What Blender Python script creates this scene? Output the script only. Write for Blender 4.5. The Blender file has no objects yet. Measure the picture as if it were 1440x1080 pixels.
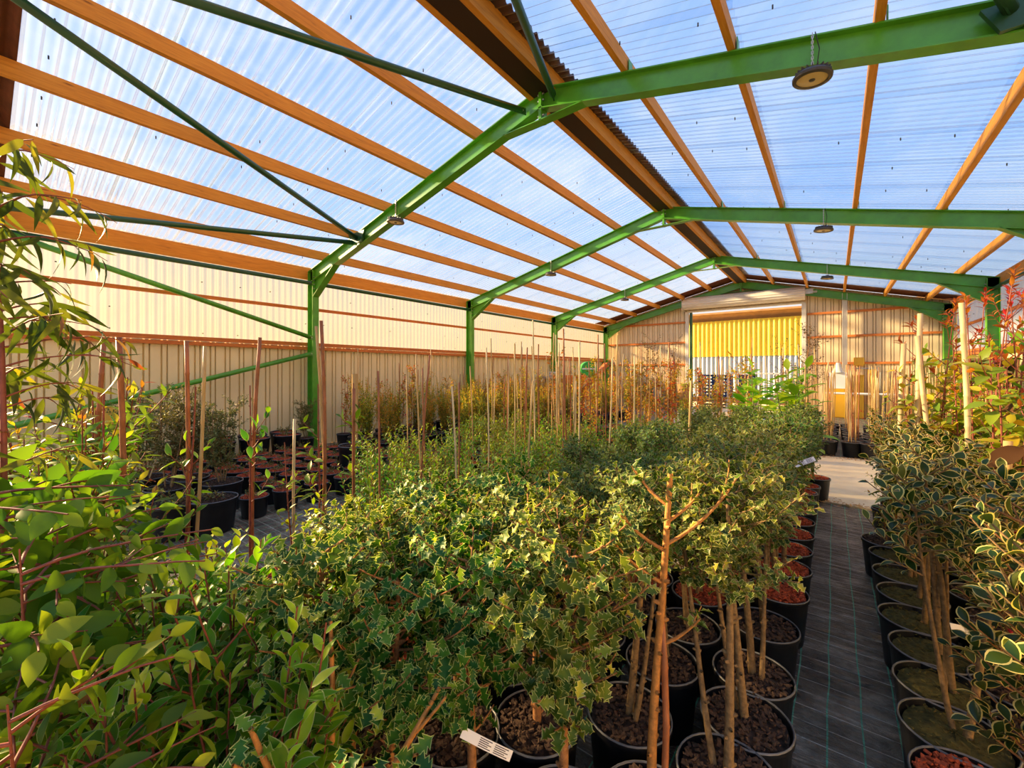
import bpy, bmesh, math, random
import numpy as np
from mathutils import Vector, Matrix

PI = math.pi
R = random.Random(7)
scene = bpy.context.scene
COL = scene.collection

# ------------------------------------------------------------------ materials
MATS = {}


def new_mat(name):
    m = bpy.data.materials.new(name)
    m.use_nodes = True
    nt = m.node_tree
    nt.nodes.clear()
    out = nt.nodes.new('ShaderNodeOutputMaterial')
    MATS[name] = m
    return m, nt, out


def N(nt, kind, **kw):
    n = nt.nodes.new(kind)
    for k, v in kw.items():
        if k in ('operation', 'blend_type', 'data_type', 'attribute_name', 'noise_dimensions', 'feature', 'wave_type', 'bands_direction', 'attribute_type', 'distribution'):
            setattr(n, k, v)
        else:
            n.inputs[k.replace('_', ' ')].default_value = v
    return n


def ramp(nt, stops):
    r = nt.nodes.new('ShaderNodeValToRGB')
    e = r.color_ramp.elements
    while len(e) < len(stops):
        e.new(0.5)
    for i, (p, c) in enumerate(stops):
        e[i].position = p
        e[i].color = (*c, 1)
    return r


def L(nt, a, b):
    nt.links.new(a, b)


def simple(name, col, rough=0.6, metal=0.0, var=0.0, scale=8.0, spec=0.5, bump=0.0, stretch=None):
    m, nt, out = new_mat(name)
    b = N(nt, 'ShaderNodeBsdfPrincipled', Roughness=rough, Metallic=metal)
    b.inputs['Specular IOR Level'].default_value = spec
    b.inputs['Base Color'].default_value = (*col, 1)
    if var or bump:
        tc = N(nt, 'ShaderNodeTexCoord')
        src = tc.outputs['Object']
        if stretch:
            mp = N(nt, 'ShaderNodeMapping')
            mp.inputs['Scale'].default_value = stretch
            L(nt, src, mp.inputs['Vector'])
            src = mp.outputs['Vector']
        nz = N(nt, 'ShaderNodeTexNoise', Scale=scale, Detail=5.0, Roughness=0.65)
        L(nt, src, nz.inputs['Vector'])
        if var:
            r = ramp(nt, [(0.3, tuple(c * (1 - var) for c in col)), (0.7, tuple(min(1, c * (1 + var)) for c in col))])
            L(nt, nz.outputs['Fac'], r.inputs['Fac'])
            L(nt, r.outputs['Color'], b.inputs['Base Color'])
        if bump:
            bp = N(nt, 'ShaderNodeBump', Strength=bump, Distance=0.01)
            L(nt, nz.outputs['Fac'], bp.inputs['Height'])
            L(nt, bp.outputs['Normal'], b.inputs['Normal'])
    L(nt, b.outputs['BSDF'], out.inputs['Surface'])
    return m


def sheet_mat(name, tint, clear, dirt, rough=0.25, white=(0.9, 0.93, 0.95), gloss=0.45):
    """clear corrugated plastic: mostly see-through, a little milky, glossy."""
    m, nt, out = new_mat(name)
    tr = N(nt, 'ShaderNodeBsdfTransparent')
    tr.inputs['Color'].default_value = (*tint, 1)
    tl = N(nt, 'ShaderNodeBsdfTranslucent')
    tl.inputs['Color'].default_value = (*white, 1)
    df = N(nt, 'ShaderNodeBsdfDiffuse')
    df.inputs['Color'].default_value = (*white, 1)
    milky = N(nt, 'ShaderNodeMixShader', Fac=0.25)
    L(nt, tl.outputs[0], milky.inputs[1])
    L(nt, df.outputs[0], milky.inputs[2])
    tc = N(nt, 'ShaderNodeTexCoord')
    mp = N(nt, 'ShaderNodeMapping')
    mp.inputs['Scale'].default_value = dirt
    L(nt, tc.outputs['Object'], mp.inputs['Vector'])
    nz = N(nt, 'ShaderNodeTexNoise', Scale=1.0, Detail=6.0, Roughness=0.6)
    L(nt, mp.outputs['Vector'], nz.inputs['Vector'])
    mr = N(nt, 'ShaderNodeMapRange')
    mr.inputs['From Min'].default_value = 0.3
    mr.inputs['From Max'].default_value = 0.75
    mr.inputs['To Min'].default_value = 1 - clear - 0.05
    mr.inputs['To Max'].default_value = 1 - clear + 0.07
    L(nt, nz.outputs['Fac'], mr.inputs['Value'])
    mix = N(nt, 'ShaderNodeMixShader')
    L(nt, mr.outputs['Result'], mix.inputs['Fac'])
    L(nt, tr.outputs[0], mix.inputs[1])
    L(nt, milky.outputs[0], mix.inputs[2])
    gl = N(nt, 'ShaderNodeBsdfGlossy', Roughness=rough)
    gl.inputs['Color'].default_value = (0.9, 0.95, 1, 1)
    lw = N(nt, 'ShaderNodeLayerWeight', Blend=0.12)
    lm = N(nt, 'ShaderNodeMath', operation='MULTIPLY')
    lm.inputs[1].default_value = gloss
    L(nt, lw.outputs['Fresnel'], lm.inputs[0])
    mix2 = N(nt, 'ShaderNodeMixShader')
    L(nt, lm.outputs[0], mix2.inputs['Fac'])
    L(nt, mix.outputs[0], mix2.inputs[1])
    L(nt, gl.outputs[0], mix2.inputs[2])
    L(nt, mix2.outputs[0], out.inputs['Surface'])
    return m


def wood_mat(name, c1, c2, c3, axis=(6, 0.35, 6), scale=9.0, rough=0.7):
    m, nt, out = new_mat(name)
    tc = N(nt, 'ShaderNodeTexCoord')
    mp = N(nt, 'ShaderNodeMapping')
    mp.inputs['Scale'].default_value = axis
    L(nt, tc.outputs['Object'], mp.inputs['Vector'])
    nz = N(nt, 'ShaderNodeTexNoise', Scale=scale, Detail=7.0, Roughness=0.7, Distortion=0.4)
    L(nt, mp.outputs['Vector'], nz.inputs['Vector'])
    r = ramp(nt, [(0.25, c1), (0.5, c2), (0.8, c3)])
    L(nt, nz.outputs['Fac'], r.inputs['Fac'])
    # knots
    vo = N(nt, 'ShaderNodeTexVoronoi', Scale=1.6)
    mp2 = N(nt, 'ShaderNodeMapping')
    mp2.inputs['Scale'].default_value = (5, 1.2, 5)
    L(nt, tc.outputs['Object'], mp2.inputs['Vector'])
    L(nt, mp2.outputs['Vector'], vo.inputs['Vector'])
    kr = ramp(nt, [(0.03, (0.25, 0.16, 0.1)), (0.10, (1, 1, 1))])
    L(nt, vo.outputs['Distance'], kr.inputs['Fac'])
    mx = N(nt, 'ShaderNodeMixRGB', blend_type='MULTIPLY', Fac=0.8)
    L(nt, r.outputs['Color'], mx.inputs['Color1'])
    L(nt, kr.outputs['Color'], mx.inputs['Color2'])
    b = N(nt, 'ShaderNodeBsdfPrincipled', Roughness=rough)
    L(nt, mx.outputs['Color'], b.inputs['Base Color'])
    bp = N(nt, 'ShaderNodeBump', Strength=0.15, Distance=0.01)
    L(nt, nz.outputs['Fac'], bp.inputs['Height'])
    L(nt, bp.outputs['Normal'], b.inputs['Normal'])
    L(nt, b.outputs['BSDF'], out.inputs['Surface'])
    return m


def leaf_mat(name, stops, rough=0.38, trans=0.3, vary=0.04, tcol=None):
    """leaf: per-leaf tint attribute drives the colour, thin-leaf translucency."""
    m, nt, out = new_mat(name)
    at = N(nt, 'ShaderNodeAttribute', attribute_name='tint')
    r = ramp(nt, stops)
    L(nt, at.outputs['Fac'], r.inputs['Fac'])
    oi = N(nt, 'ShaderNodeObjectInfo')
    mr = N(nt, 'ShaderNodeMapRange')
    mr.inputs['To Min'].default_value = 0.5 - vary
    mr.inputs['To Max'].default_value = 0.5 + vary
    L(nt, oi.outputs['Random'], mr.inputs['Value'])
    hs = N(nt, 'ShaderNodeHueSaturation')
    L(nt, mr.outputs['Result'], hs.inputs['Hue'])
    L(nt, r.outputs['Color'], hs.inputs['Color'])
    b = N(nt, 'ShaderNodeBsdfPrincipled', Roughness=rough + 0.08)
    b.inputs['Specular IOR Level'].default_value = 0.26
    L(nt, hs.outputs['Color'], b.inputs['Base Color'])
    tl = N(nt, 'ShaderNodeBsdfTranslucent')
    g = N(nt, 'ShaderNodeMixRGB', blend_type='MULTIPLY', Fac=1.0)
    g.inputs['Color2'].default_value = (1.5, 1.5, 0.6, 1)
    L(nt, hs.outputs['Color'], g.inputs['Color1'])
    L(nt, g.outputs['Color'], tl.inputs['Color'])
    mx = N(nt, 'ShaderNodeMixShader', Fac=trans)
    L(nt, b.outputs['BSDF'], mx.inputs[1])
    L(nt, tl.outputs[0], mx.inputs[2])
    L(nt, mx.outputs[0], out.inputs['Surface'])
    return m


simple('green_steel', (0.08, 0.33, 0.02), 0.32, 0.0, 0.25, 3.0, 0.6)
simple('dark_green_steel', (0.012, 0.075, 0.03), 0.38, 0.0, 0.2, 4.0)
simple('bolt_zinc', (0.45, 0.47, 0.45), 0.35, 0.9)
wood_mat('purlin_wood', (0.40, 0.14, 0.014), (0.60, 0.25, 0.02), (0.72, 0.35, 0.045))
wood_mat('girt_wood', (0.44, 0.10, 0.02), (0.62, 0.18, 0.03), (0.72, 0.28, 0.05))
sheet_mat('roof_plastic', (0.87, 0.94, 1.0), 0.89, (1.2, 9.0, 1.2))
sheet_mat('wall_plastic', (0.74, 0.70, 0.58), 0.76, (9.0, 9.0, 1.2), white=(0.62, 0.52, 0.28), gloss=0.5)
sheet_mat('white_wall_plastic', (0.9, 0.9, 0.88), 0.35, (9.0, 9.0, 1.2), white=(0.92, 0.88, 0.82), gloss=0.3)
simple('stem_orange', (0.46, 0.19, 0.04), 0.7, 0, 0.4, 40.0, 0.4, 0.5)
simple('ridge_shade_brown', (0.03, 0.012, 0.006), 0.85)  # near-black brown: shade under the ridge put into the colour
simple('brown_sheet', (0.12, 0.035, 0.015), 0.75, 0, 0.3, 6.0)
simple('cream_sheet', (0.88, 0.73, 0.38), 0.5, 0, 0.06, 1.3)
simple('gable_sheet', (0.78, 0.61, 0.37), 0.5, 0, 0.06, 1.3)
simple('grey_sheet', (0.42, 0.50, 0.55), 0.5, 0, 0.1, 1.3)
simple('yellow_sheet', (0.9, 0.66, 0.03), 0.5, 0, 0.06, 1.0)
simple('door_white', (0.72, 0.66, 0.55), 0.55, 0, 0.08, 4.0)
simple('galvanised', (0.55, 0.56, 0.55), 0.4, 0.5, 0.12, 6.0)
simple('concrete', (0.78, 0.62, 0.38), 0.85, 0, 0.14, 1.7, 0.3, 0.2)
simple('earth', (0.30, 0.22, 0.13), 0.95, 0, 0.3, 0.6)
simple('white_plastic', (0.85, 0.83, 0.78), 0.4)
simple('label_ink', (0.08, 0.08, 0.09), 0.7)
simple('yellow_plastic', (0.72, 0.42, 0.03), 0.45)
simple('blue_plastic', (0.03, 0.09, 0.34), 0.45)
simple('orange_paint', (0.75, 0.17, 0.02), 0.4, 0, 0.2, 5.0)
simple('machine_green', (0.03, 0.42, 0.06), 0.35)
simple('black_plastic', (0.012, 0.012, 0.014), 0.42, 0, 0.3, 12.0, 0.5)
simple('pot_rim', (0.14, 0.14, 0.135), 0.45, 0, 0.3, 20.0)
simple('rubber', (0.02, 0.02, 0.02), 0.8)
simple('drum_brown', (0.34, 0.17, 0.05), 0.6, 0, 0.25, 3.0)
simple('terracotta', (0.48, 0.11, 0.04), 0.8, 0, 0.25, 8.0)
simple('grey_wood', (0.42, 0.34, 0.24), 0.85, 0, 0.25, 5.0)
simple('lamp_black', (0.05, 0.045, 0.04), 0.45)
simple('lamp_lens', (0.52, 0.40, 0.16), 0.25)
simple('red_bark', (0.42, 0.075, 0.025), 0.85, 0, 0.45, 60.0, 0.3)
simple('brown_bark', (0.075, 0.042, 0.025), 0.9, 0, 0.6, 45.0, 0.3)
simple('mossy_soil', (0.085, 0.072, 0.02), 0.95, 0, 0.5, 40.0, 0.2)
simple('cane_tan', (0.62, 0.38, 0.13), 0.5, 0, 0.22, 14.0, 0.4, 0, (1, 1, 0.25))
simple('cane_pale', (0.72, 0.52, 0.25), 0.5, 0, 0.18, 14.0, 0.4, 0, (1, 1, 0.25))
simple('cane_red', (0.36, 0.12, 0.04), 0.55, 0, 0.4, 22.0, 0.4, 0.3, (1, 1, 0.4))
simple('stem_brown', (0.34, 0.15, 0.05), 0.85, 0, 0.45, 50.0, 0.3, 0.6)
simple('stem_red', (0.26, 0.06, 0.03), 0.6, 0, 0.3, 30.0)
simple('stem_grey', (0.25, 0.15, 0.06), 0.85, 0, 0.4, 50.0, 0.3, 0.5)
simple('stem_green', (0.22, 0.20, 0.05), 0.6, 0, 0.3, 30.0)
simple('litter', (0.50, 0.24, 0.06), 0.8, 0, 0.4, 30.0)
simple('berry_red', (0.62, 0.015, 0.015), 0.25)
leaf_mat('holly_green', [(0.0, (0.012, 0.05, 0.006)), (0.45, (0.045, 0.13, 0.010)), (0.8, (0.16, 0.26, 0.015)), (1.0, (0.50, 0.50, 0.03))], 0.38, 0.2)
leaf_mat('holly_rim', [(0.0, (0.34, 0.42, 0.10)), (1.0, (0.58, 0.58, 0.20))], 0.4, 0.3, 0.02)
leaf_mat('fine_holly', [(0.0, (0.015, 0.045, 0.006)), (0.5, (0.085, 0.16, 0.012)), (1.0, (0.38, 0.38, 0.04))], 0.35, 0.25)
leaf_mat('fine_rim', [(0.0, (0.28, 0.33, 0.10)), (1.0, (0.50, 0.47, 0.18))], 0.45, 0.3, 0.02)
leaf_mat('bay_green', [(0.0, (0.02, 0.08, 0.004)), (0.5, (0.12, 0.29, 0.008)), (0.85, (0.38, 0.54, 0.015)), (1.0, (0.62, 0.60, 0.05))], 0.3, 0.3)
leaf_mat('bay_rim', [(0.0, (0.20, 0.30, 0.06)), (1.0, (0.50, 0.50, 0.20))], 0.4, 0.3, 0.02)
leaf_mat('laurel_green', [(0.0, (0.025, 0.09, 0.008)), (0.5, (0.11, 0.23, 0.015)), (0.85, (0.36, 0.38, 0.025)), (1.0, (0.32, 0.08, 0.02))], 0.33, 0.35)
leaf_mat('gum_green', [(0.0, (0.03, 0.08, 0.006)), (0.5, (0.11, 0.20, 0.010)), (0.9, (0.32, 0.36, 0.02)), (1.0, (0.30, 0.05, 0.015))], 0.4, 0.35)
leaf_mat('gum_narrow', [(0.0, (0.025, 0.05, 0.006)), (0.6, (0.10, 0.12, 0.012)), (0.9, (0.26, 0.22, 0.02)), (1.0, (0.22, 0.03, 0.03))], 0.4, 0.35)
leaf_mat('cream_rim', [(0.0, (0.60, 0.47, 0.12)), (1.0, (0.78, 0.66, 0.24))], 0.4, 0.3, 0.015)
leaf_mat('varieg_green', [(0.0, (0.008, 0.028, 0.006)), (0.6, (0.04, 0.075, 0.010)), (1.0, (0.22, 0.20, 0.02))], 0.25, 0.15)
leaf_mat('olive_green', [(0.0, (0.04, 0.055, 0.015)), (0.5, (0.16, 0.17, 0.045)), (1.0, (0.42, 0.38, 0.15))], 0.45, 0.25)
leaf_mat('dark_leaf', [(0.0, (0.04, 0.025, 0.012)), (0.6, (0.10, 0.075, 0.025)), (1.0, (0.30, 0.08, 0.03))], 0.45, 0.25)
leaf_mat('orange_leaf', [(0.0, (0.16, 0.18, 0.02)), (0.35, (0.45, 0.36, 0.03)), (0.7, (0.68, 0.28, 0.025)), (1.0, (0.66, 0.09, 0.02))], 0.45, 0.35)
leaf_mat('feather_green', [(0.0, (0.07, 0.14, 0.012)), (0.45, (0.24, 0.28, 0.025)), (0.75, (0.66, 0.48, 0.04)), (1.0, (0.75, 0.28, 0.03))], 0.45, 0.35)
leaf_mat('lime_leaf', [(0.0, (0.12, 0.28, 0.015)), (0.5, (0.36, 0.52, 0.02)), (1.0, (0.70, 0.66, 0.05))], 0.35, 0.4)
leaf_mat('red_shoot', [(0.0, (0.28, 0.02, 0.02)), (0.5, (0.50, 0.06, 0.025)), (1.0, (0.62, 0.22, 0.03))], 0.4, 0.35)
leaf_mat('photinia_leaf', [(0.0, (0.06, 0.15, 0.012)), (0.4, (0.24, 0.34, 0.02)), (0.75, (0.62, 0.46, 0.03)), (1.0, (0.62, 0.14, 0.02))], 0.35, 0.35)
leaf_mat('brown_leaf', [(0.0, (0.06, 0.012, 0.004)), (1.0, (0.13, 0.03, 0.007))], 0.7, 0.04)


def fabric_mat():
    m, nt, out = new_mat('weed_fabric')
    tc = N(nt, 'ShaderNodeTexCoord')
    sx = N(nt, 'ShaderNodeSeparateXYZ')
    # gentle waviness of the printed lines
    nzw = N(nt, 'ShaderNodeTexNoise', Scale=1.5, Detail=2.0)
    L(nt, tc.outputs['Object'], nzw.inputs['Vector'])
    sc = N(nt, 'ShaderNodeVectorMath', operation='SCALE')
    sc.inputs['Scale'].default_value = 0.03
    L(nt, nzw.outputs['Color'], sc.inputs[0])
    ad = N(nt, 'ShaderNodeVectorMath', operation='ADD')
    L(nt, tc.outputs['Object'], ad.inputs[0])
    L(nt, sc.outputs[0], ad.inputs[1])
    L(nt, ad.outputs[0], sx.inputs[0])

    def lines(sock, period, width, off=0.0):
        a = N(nt, 'ShaderNodeMath', operation='ADD')
        a.inputs[1].default_value = 100 * period + off
        L(nt, sock, a.inputs[0])
        mo = N(nt, 'ShaderNodeMath', operation='MODULO')
        mo.inputs[1].default_value = period
        L(nt, a.outputs[0], mo.inputs[0])
        lt = N(nt, 'ShaderNodeMath', operation='LESS_THAN')
        lt.inputs[1].default_value = width
        L(nt, mo.outputs[0], lt.inputs[0])
        return lt.outputs[0]
    lx = lines(sx.outputs['X'], 0.13, 0.0065, 0.012)
    ly = lines(sx.outputs['Y'], 0.11, 0.005)
    nz = N(nt, 'ShaderNodeTexNoise', Scale=3.0, Detail=8.0, Roughness=0.7)
    L(nt, tc.outputs['Object'], nz.inputs['Vector'])
    base = ramp(nt, [(0.3, (0.08, 0.062, 0.045)), (0.5, (0.26, 0.20, 0.135)), (0.68, (0.60, 0.48, 0.34))])
    L(nt, nz.outputs['Fac'], base.inputs['Fac'])
    nz2 = N(nt, 'ShaderNodeTexNoise', Scale=9.0, Detail=4.0)
    L(nt, tc.outputs['Object'], nz2.inputs['Vector'])
    worn = ramp(nt, [(0.34, (0.15, 0.15, 0.15)), (0.52, (1, 1, 1))])
    L(nt, nz2.outputs['Fac'], worn.inputs['Fac'])
    fy = N(nt, 'ShaderNodeMath', operation='MULTIPLY')
    L(nt, ly, fy.inputs[0])
    L(nt, worn.outputs['Color'], fy.inputs[1])
    m1 = N(nt, 'ShaderNodeMixRGB')
    m1.inputs['Color2'].default_value = (0.8, 0.72, 0.58, 1)
    L(nt, fy.outputs[0], m1.inputs['Fac'])
    L(nt, base.outputs['Color'], m1.inputs['Color1'])
    m2 = N(nt, 'ShaderNodeMixRGB')
    m2.inputs['Color2'].default_value = (0.20, 0.62, 0.36, 1)
    gx = N(nt, 'ShaderNodeMath', operation='MULTIPLY')
    gx.inputs[1].default_value = 0.95
    L(nt, lx, gx.inputs[0])
    L(nt, gx.outputs[0], m2.inputs['Fac'])
    L(nt, m1.outputs['Color'], m2.inputs['Color1'])
    # pale grit
    vo = N(nt, 'ShaderNodeTexVoronoi', Scale=26.0)
    L(nt, tc.outputs['Object'], vo.inputs['Vector'])
    gr = ramp(nt, [(0.07, (1, 1, 1)), (0.10, (0, 0, 0))])
    L(nt, vo.outputs['Distance'], gr.inputs['Fac'])
    m3 = N(nt, 'ShaderNodeMixRGB')
    m3.inputs['Color2'].default_value = (0.42, 0.36, 0.28, 1)
    gf = N(nt, 'ShaderNodeMath', operation='MULTIPLY')
    L(nt, gr.outputs['Color'], gf.inputs[0])
    L(nt, worn.outputs['Color'], gf.inputs[1])
    L(nt, gf.outputs[0], m3.inputs['Fac'])
    L(nt, m2.outputs['Color'], m3.inputs['Color1'])
    b = N(nt, 'ShaderNodeBsdfPrincipled', Roughness=0.38)
    b.inputs['Specular IOR Level'].default_value = 0.3
    L(nt, m3.outputs['Color'], b.inputs['Base Color'])
    # wrinkles across the aisle + weave
    mp = N(nt, 'ShaderNodeMapping')
    mp.inputs['Scale'].default_value = (1.2, 4.5, 1)
    mp.inputs['Rotation'].default_value = (0, 0, 0.25)
    L(nt, tc.outputs['Object'], mp.inputs['Vector'])
    wr = N(nt, 'ShaderNodeTexNoise', Scale=3.5, Detail=5.0, Roughness=0.6, Distortion=0.6)
    L(nt, mp.outputs['Vector'], wr.inputs['Vector'])
    b1 = N(nt, 'ShaderNodeBump', Strength=1.0, Distance=0.16)
    L(nt, wr.outputs['Fac'], b1.inputs['Height'])
    wv = N(nt, 'ShaderNodeTexNoise', Scale=160.0, Detail=2.0)
    L(nt, tc.outputs['Object'], wv.inputs['Vector'])
    b2 = N(nt, 'ShaderNodeBump', Strength=0.35, Distance=0.004)
    L(nt, wv.outputs['Fac'], b2.inputs['Height'])
    L(nt, b1.outputs['Normal'], b2.inputs['Normal'])
    L(nt, b2.outputs['Normal'], b.inputs['Normal'])
    L(nt, b.outputs['BSDF'], out.inputs['Surface'])


fabric_mat()

# ------------------------------------------------------------------ object helpers


def link(o):
    COL.objects.link(o)
    return o


def tag(o, label=None, cat=None, group=None, kind=None):
    if label:
        o['label'] = label
    if cat:
        o['category'] = cat
    if group:
        o['group'] = group
    if kind:
        o['kind'] = kind
    return o


def thing(name, label, cat, loc=(0, 0, 0), rz=0.0, group=None):
    o = link(bpy.data.objects.new(name, None))
    o.empty_display_size = 0.1
    o.location = loc
    o.rotation_euler = (0, 0, rz)
    return tag(o, label, cat, group)


class MB:
    """collects geometry for ONE mesh object"""

    def __init__(self):
        self.v, self.f, self.m = [], [], []

    def add(self, vs, fs, mi=0):
        k = len(self.v)
        self.v += [tuple(p) for p in vs]
        self.f += [tuple(i + k for i in q) for q in fs]
        self.m += [mi] * len(fs)
        return self

    def box(self, c, s, mi=0, rot=None):
        hx, hy, hz = s[0] / 2, s[1] / 2, s[2] / 2
        vs = [Vector((x, y, z)) for x in (-hx, hx) for y in (-hy, hy) for z in (-hz, hz)]
        if rot is not None:
            vs = [rot @ p for p in vs]
        vs = [p + Vector(c) for p in vs]
        return self.add(vs, [(0, 1, 3, 2), (4, 6, 7, 5), (0, 4, 5, 1), (2, 3, 7, 6), (0, 2, 6, 4), (1, 5, 7, 3)], mi)

    def tube(self, pts, radii, n=8, mi=0, cap=True):
        pts = [Vector(p) for p in pts]
        if not hasattr(radii, '__len__'):
            radii = [radii] * len(pts)
        vs, fs = [], []
        ref = None
        for i, p in enumerate(pts):
            t = (pts[min(i + 1, len(pts) - 1)] - pts[max(i - 1, 0)])
            if t.length < 1e-9:
                t = Vector((0, 0, 1))
            t.normalize()
            if ref is None:
                ref = t.orthogonal().normalized()
            ref = (ref - t * ref.dot(t))
            if ref.length < 1e-6:
                ref = t.orthogonal()
            ref.normalize()
            b = t.cross(ref)
            for k in range(n):
                a = 2 * PI * k / n
                vs.append(p + (ref * math.cos(a) + b * math.sin(a)) * radii[i])
        for i in range(len(pts) - 1):
            for k in range(n):
                a, b2 = i * n + k, i * n + (k + 1) % n
                fs.append((a, b2, b2 + n, a + n))
        if cap:
            fs.append(tuple(reversed(range(n))))
            fs.append(tuple((len(pts) - 1) * n + k for k in range(n)))
        return self.add(vs, fs, mi)

    def lathe(self, prof, n=24, mi=0, c=(0, 0, 0)):
        vs, fs = [], []
        for r, z in prof:
            for k in range(n):
                a = 2 * PI * k / n
                vs.append((c[0] + r * math.cos(a), c[1] + r * math.sin(a), c[2] + z))
        for i in range(len(prof) - 1):
            for k in range(n):
                a, b = i * n + k, i * n + (k + 1) % n
                fs.append((a, b, b + n, a + n))
        return self.add(vs, fs, mi)

    def prism(self, poly, depth_axis, lo, hi, mi=0):
        """poly in the two other axes, extruded along depth_axis (0 x,1 y,2 z)"""
        n = len(poly)

        def mk(p, d):
            q = list(p)
            q.insert(depth_axis, d)
            return tuple(q)
        vs = [mk(p, lo) for p in poly] + [mk(p, hi) for p in poly]
        fs = [(i, (i + 1) % n, n + (i + 1) % n, n + i) for i in range(n)]
        fs += [tuple(reversed(range(n))), tuple(range(n, 2 * n))]
        return self.add(vs, fs, mi)

    def build(self, name, mats, parent=None, smooth=False, bevel=0.0):
        me = bpy.data.meshes.new(name)
        me.from_pydata(self.v, [], self.f)
        if isinstance(mats, str):
            mats = [mats]
        for m in mats:
            me.materials.append(MATS[m])
        if len(mats) > 1:
            me.polygons.foreach_set('material_index', self.m)
        if smooth:
            me.polygons.foreach_set('use_smooth', [True] * len(me.polygons))
        me.update()
        o = link(bpy.data.objects.new(name, me))
        if parent is not None:
            o.parent = parent
        if bevel:
            md = o.modifiers.new('bevel', 'BEVEL')
            md.width = bevel
            md.segments = 2
            md.limit_method = 'ANGLE'
        return o


def ibeam(mb, p0, p1, depth, width, depth_dir, tf=0.014, tw=0.012):
    """I section from p0 to p1; depth_dir = direction of the web depth"""
    p0, p1 = Vector(p0), Vector(p1)
    t = (p1 - p0).normalized()
    d = Vector(depth_dir)
    d = (d - t * d.dot(t)).normalized()
    w = t.cross(d)
    h, b = depth / 2, width / 2
    prof = [(-h, -b), (-h, b), (-h + tf, b), (-h + tf, tw / 2), (h - tf, tw / 2), (h - tf, b), (h, b), (h, -b), (h - tf, -b), (h - tf, -tw / 2), (-h + tf, -tw / 2), (-h + tf, -b)]
    n = len(prof)
    vs = [p + d * a + w * c for p in (p0, p1) for a, c in prof]
    fs = [(i, (i + 1) % n, n + (i + 1) % n, n + i) for i in range(n)]
    for base in (0, n):
        fs += [tuple(base + i for i in q) for q in ((0, 1, 2, 11), (2, 3, 10, 11), (3, 4, 9, 10), (4, 5, 8, 9), (5, 6, 7, 8))]
    mb.add(vs, fs)


# ------------------------------------------------------------------ shed geometry
XL, XR, XC = -9.05, 2.95, -3.05          # column lines, ridge
YF = [-0.36, 4.64, 9.64, 14.64, 19.64]   # portal frames
ZA, SL = 5.36, 0.25                      # rafter top at the apex, slope
PH = 0.17                                # purlin depth


def zr(x, off=0.0):
    return ZA - SL * abs(x - XC) + off


# floor ---------------------------------------------------------------
fl = MB()
fl.add([(-9.2, -1.5, 0), (3.1, -1.5, 0), (3.1, 19.7, 0), (-9.2, 19.7, 0)], [(0, 1, 2, 3)])
tag(fl.build('floor', 'weed_fabric'), 'black woven weed fabric laid over the shed floor', 'floor', kind='structure')
gr = MB()
gr.add([(-260, -260, -0.03), (260, -260, -0.03), (260, 260, -0.03), (-260, 260, -0.03)], [(0, 1, 2, 3)])
tag(gr.build('ground', 'earth'), 'bare earth around the shed', 'ground', kind='structure')
cp = MB()
cp.prism([(-3.9, 7.0), (-0.75, 6.6), (3.05, 6.35), (3.05, 10.1), (-0.9, 10.1), (-0.9, 21.5), (-5.2, 21.5), (-5.2, 18.0), (-3.7, 12.0)], 2, 0.0, 0.02)
tag(cp.build('path', 'concrete'), 'pale concrete path crossing the end of the aisle', 'path', kind='structure')
ap = MB()
ap.prism([(-14, 19.7), (9, 19.7), (9, 24.4), (-14, 24.4)], 2, -0.03, 0.0)
tag(ap.build('yard', 'concrete'), 'pale concrete yard beyond the open roller door', 'yard', kind='structure')


# corrugated sheeting --------------------------------------------------
def wave(t, pitch, amp):
    return amp * math.cos(2 * PI * t / pitch)


def boxrib(t, pitch, amp):
    u = (t / pitch) % 1.0
    for (u0, h0), (u1, h1) in zip(RIB, RIB[1:]):
        if u0 <= u <= u1:
            return amp * (h0 + (h1 - h0) * (u - u0) / (u1 - u0))
    return amp


# ribbed cladding: broad flat, narrow groove, small rib, groove
RIB = [(0.0, 1.0), (0.56, 1.0), (0.585, 0.0), (0.66, 0.0), (0.685, 1.0), (0.90, 1.0), (0.925, 0.0), (0.975, 0.0), (1.0, 1.0)]


def rib_samples(a, b, pitch):
    ts = set()
    k = math.floor(a / pitch)
    while k * pitch < b:
        for u, _h in RIB[:-1]:
            t = (k + u) * pitch
            if a <= t <= b:
                ts.add(round(t, 5))
        k += 1
    ts.update((round(a, 5), round(b, 5)))
    return sorted(ts)


def roof_sheets(mb, sgn, y0, y1, d0, d1, rows, lift=0.0, pitch=0.12, amp=0.022, waves=8, seg=8, mi=0):
    """overlapping corrugated sheets on one slope (sgn -1 left, 1 right)"""
    cov = pitch * waves
    k = 0
    y = y0
    while y < y1 - 1e-6:
        ye = min(y + cov + pitch, y1)
        ts = [y + i * pitch / seg for i in range(int(round((ye - y) / (pitch / seg))) + 1)]
        for r_ in range(rows):
            cutsd = [d0, 2.32, 4.52, d1] if rows == 3 else [d0, d1]
            da = cutsd[r_] - (0.14 if r_ else 0)
            db = cutsd[r_ + 1]
            up = lift + (k % 2) * 0.005 + (0 if r_ else 0.006)
            vs, fs = [], []
            for t in ts:
                h = wave(t, pitch, amp) + up
                for d in (da, db):
                    x = XC + sgn * d
                    vs.append((x + sgn * h * 0.243, t, ZA - SL * d + PH + amp + h))
            for i in range(len(ts) - 1):
                q = (2 * i, 2 * i + 1, 2 * i + 3, 2 * i + 2)
                fs.append(q if sgn > 0 else q[::-1])
            mb.add(vs, fs, mi)
        y += cov
        k += 1


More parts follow.
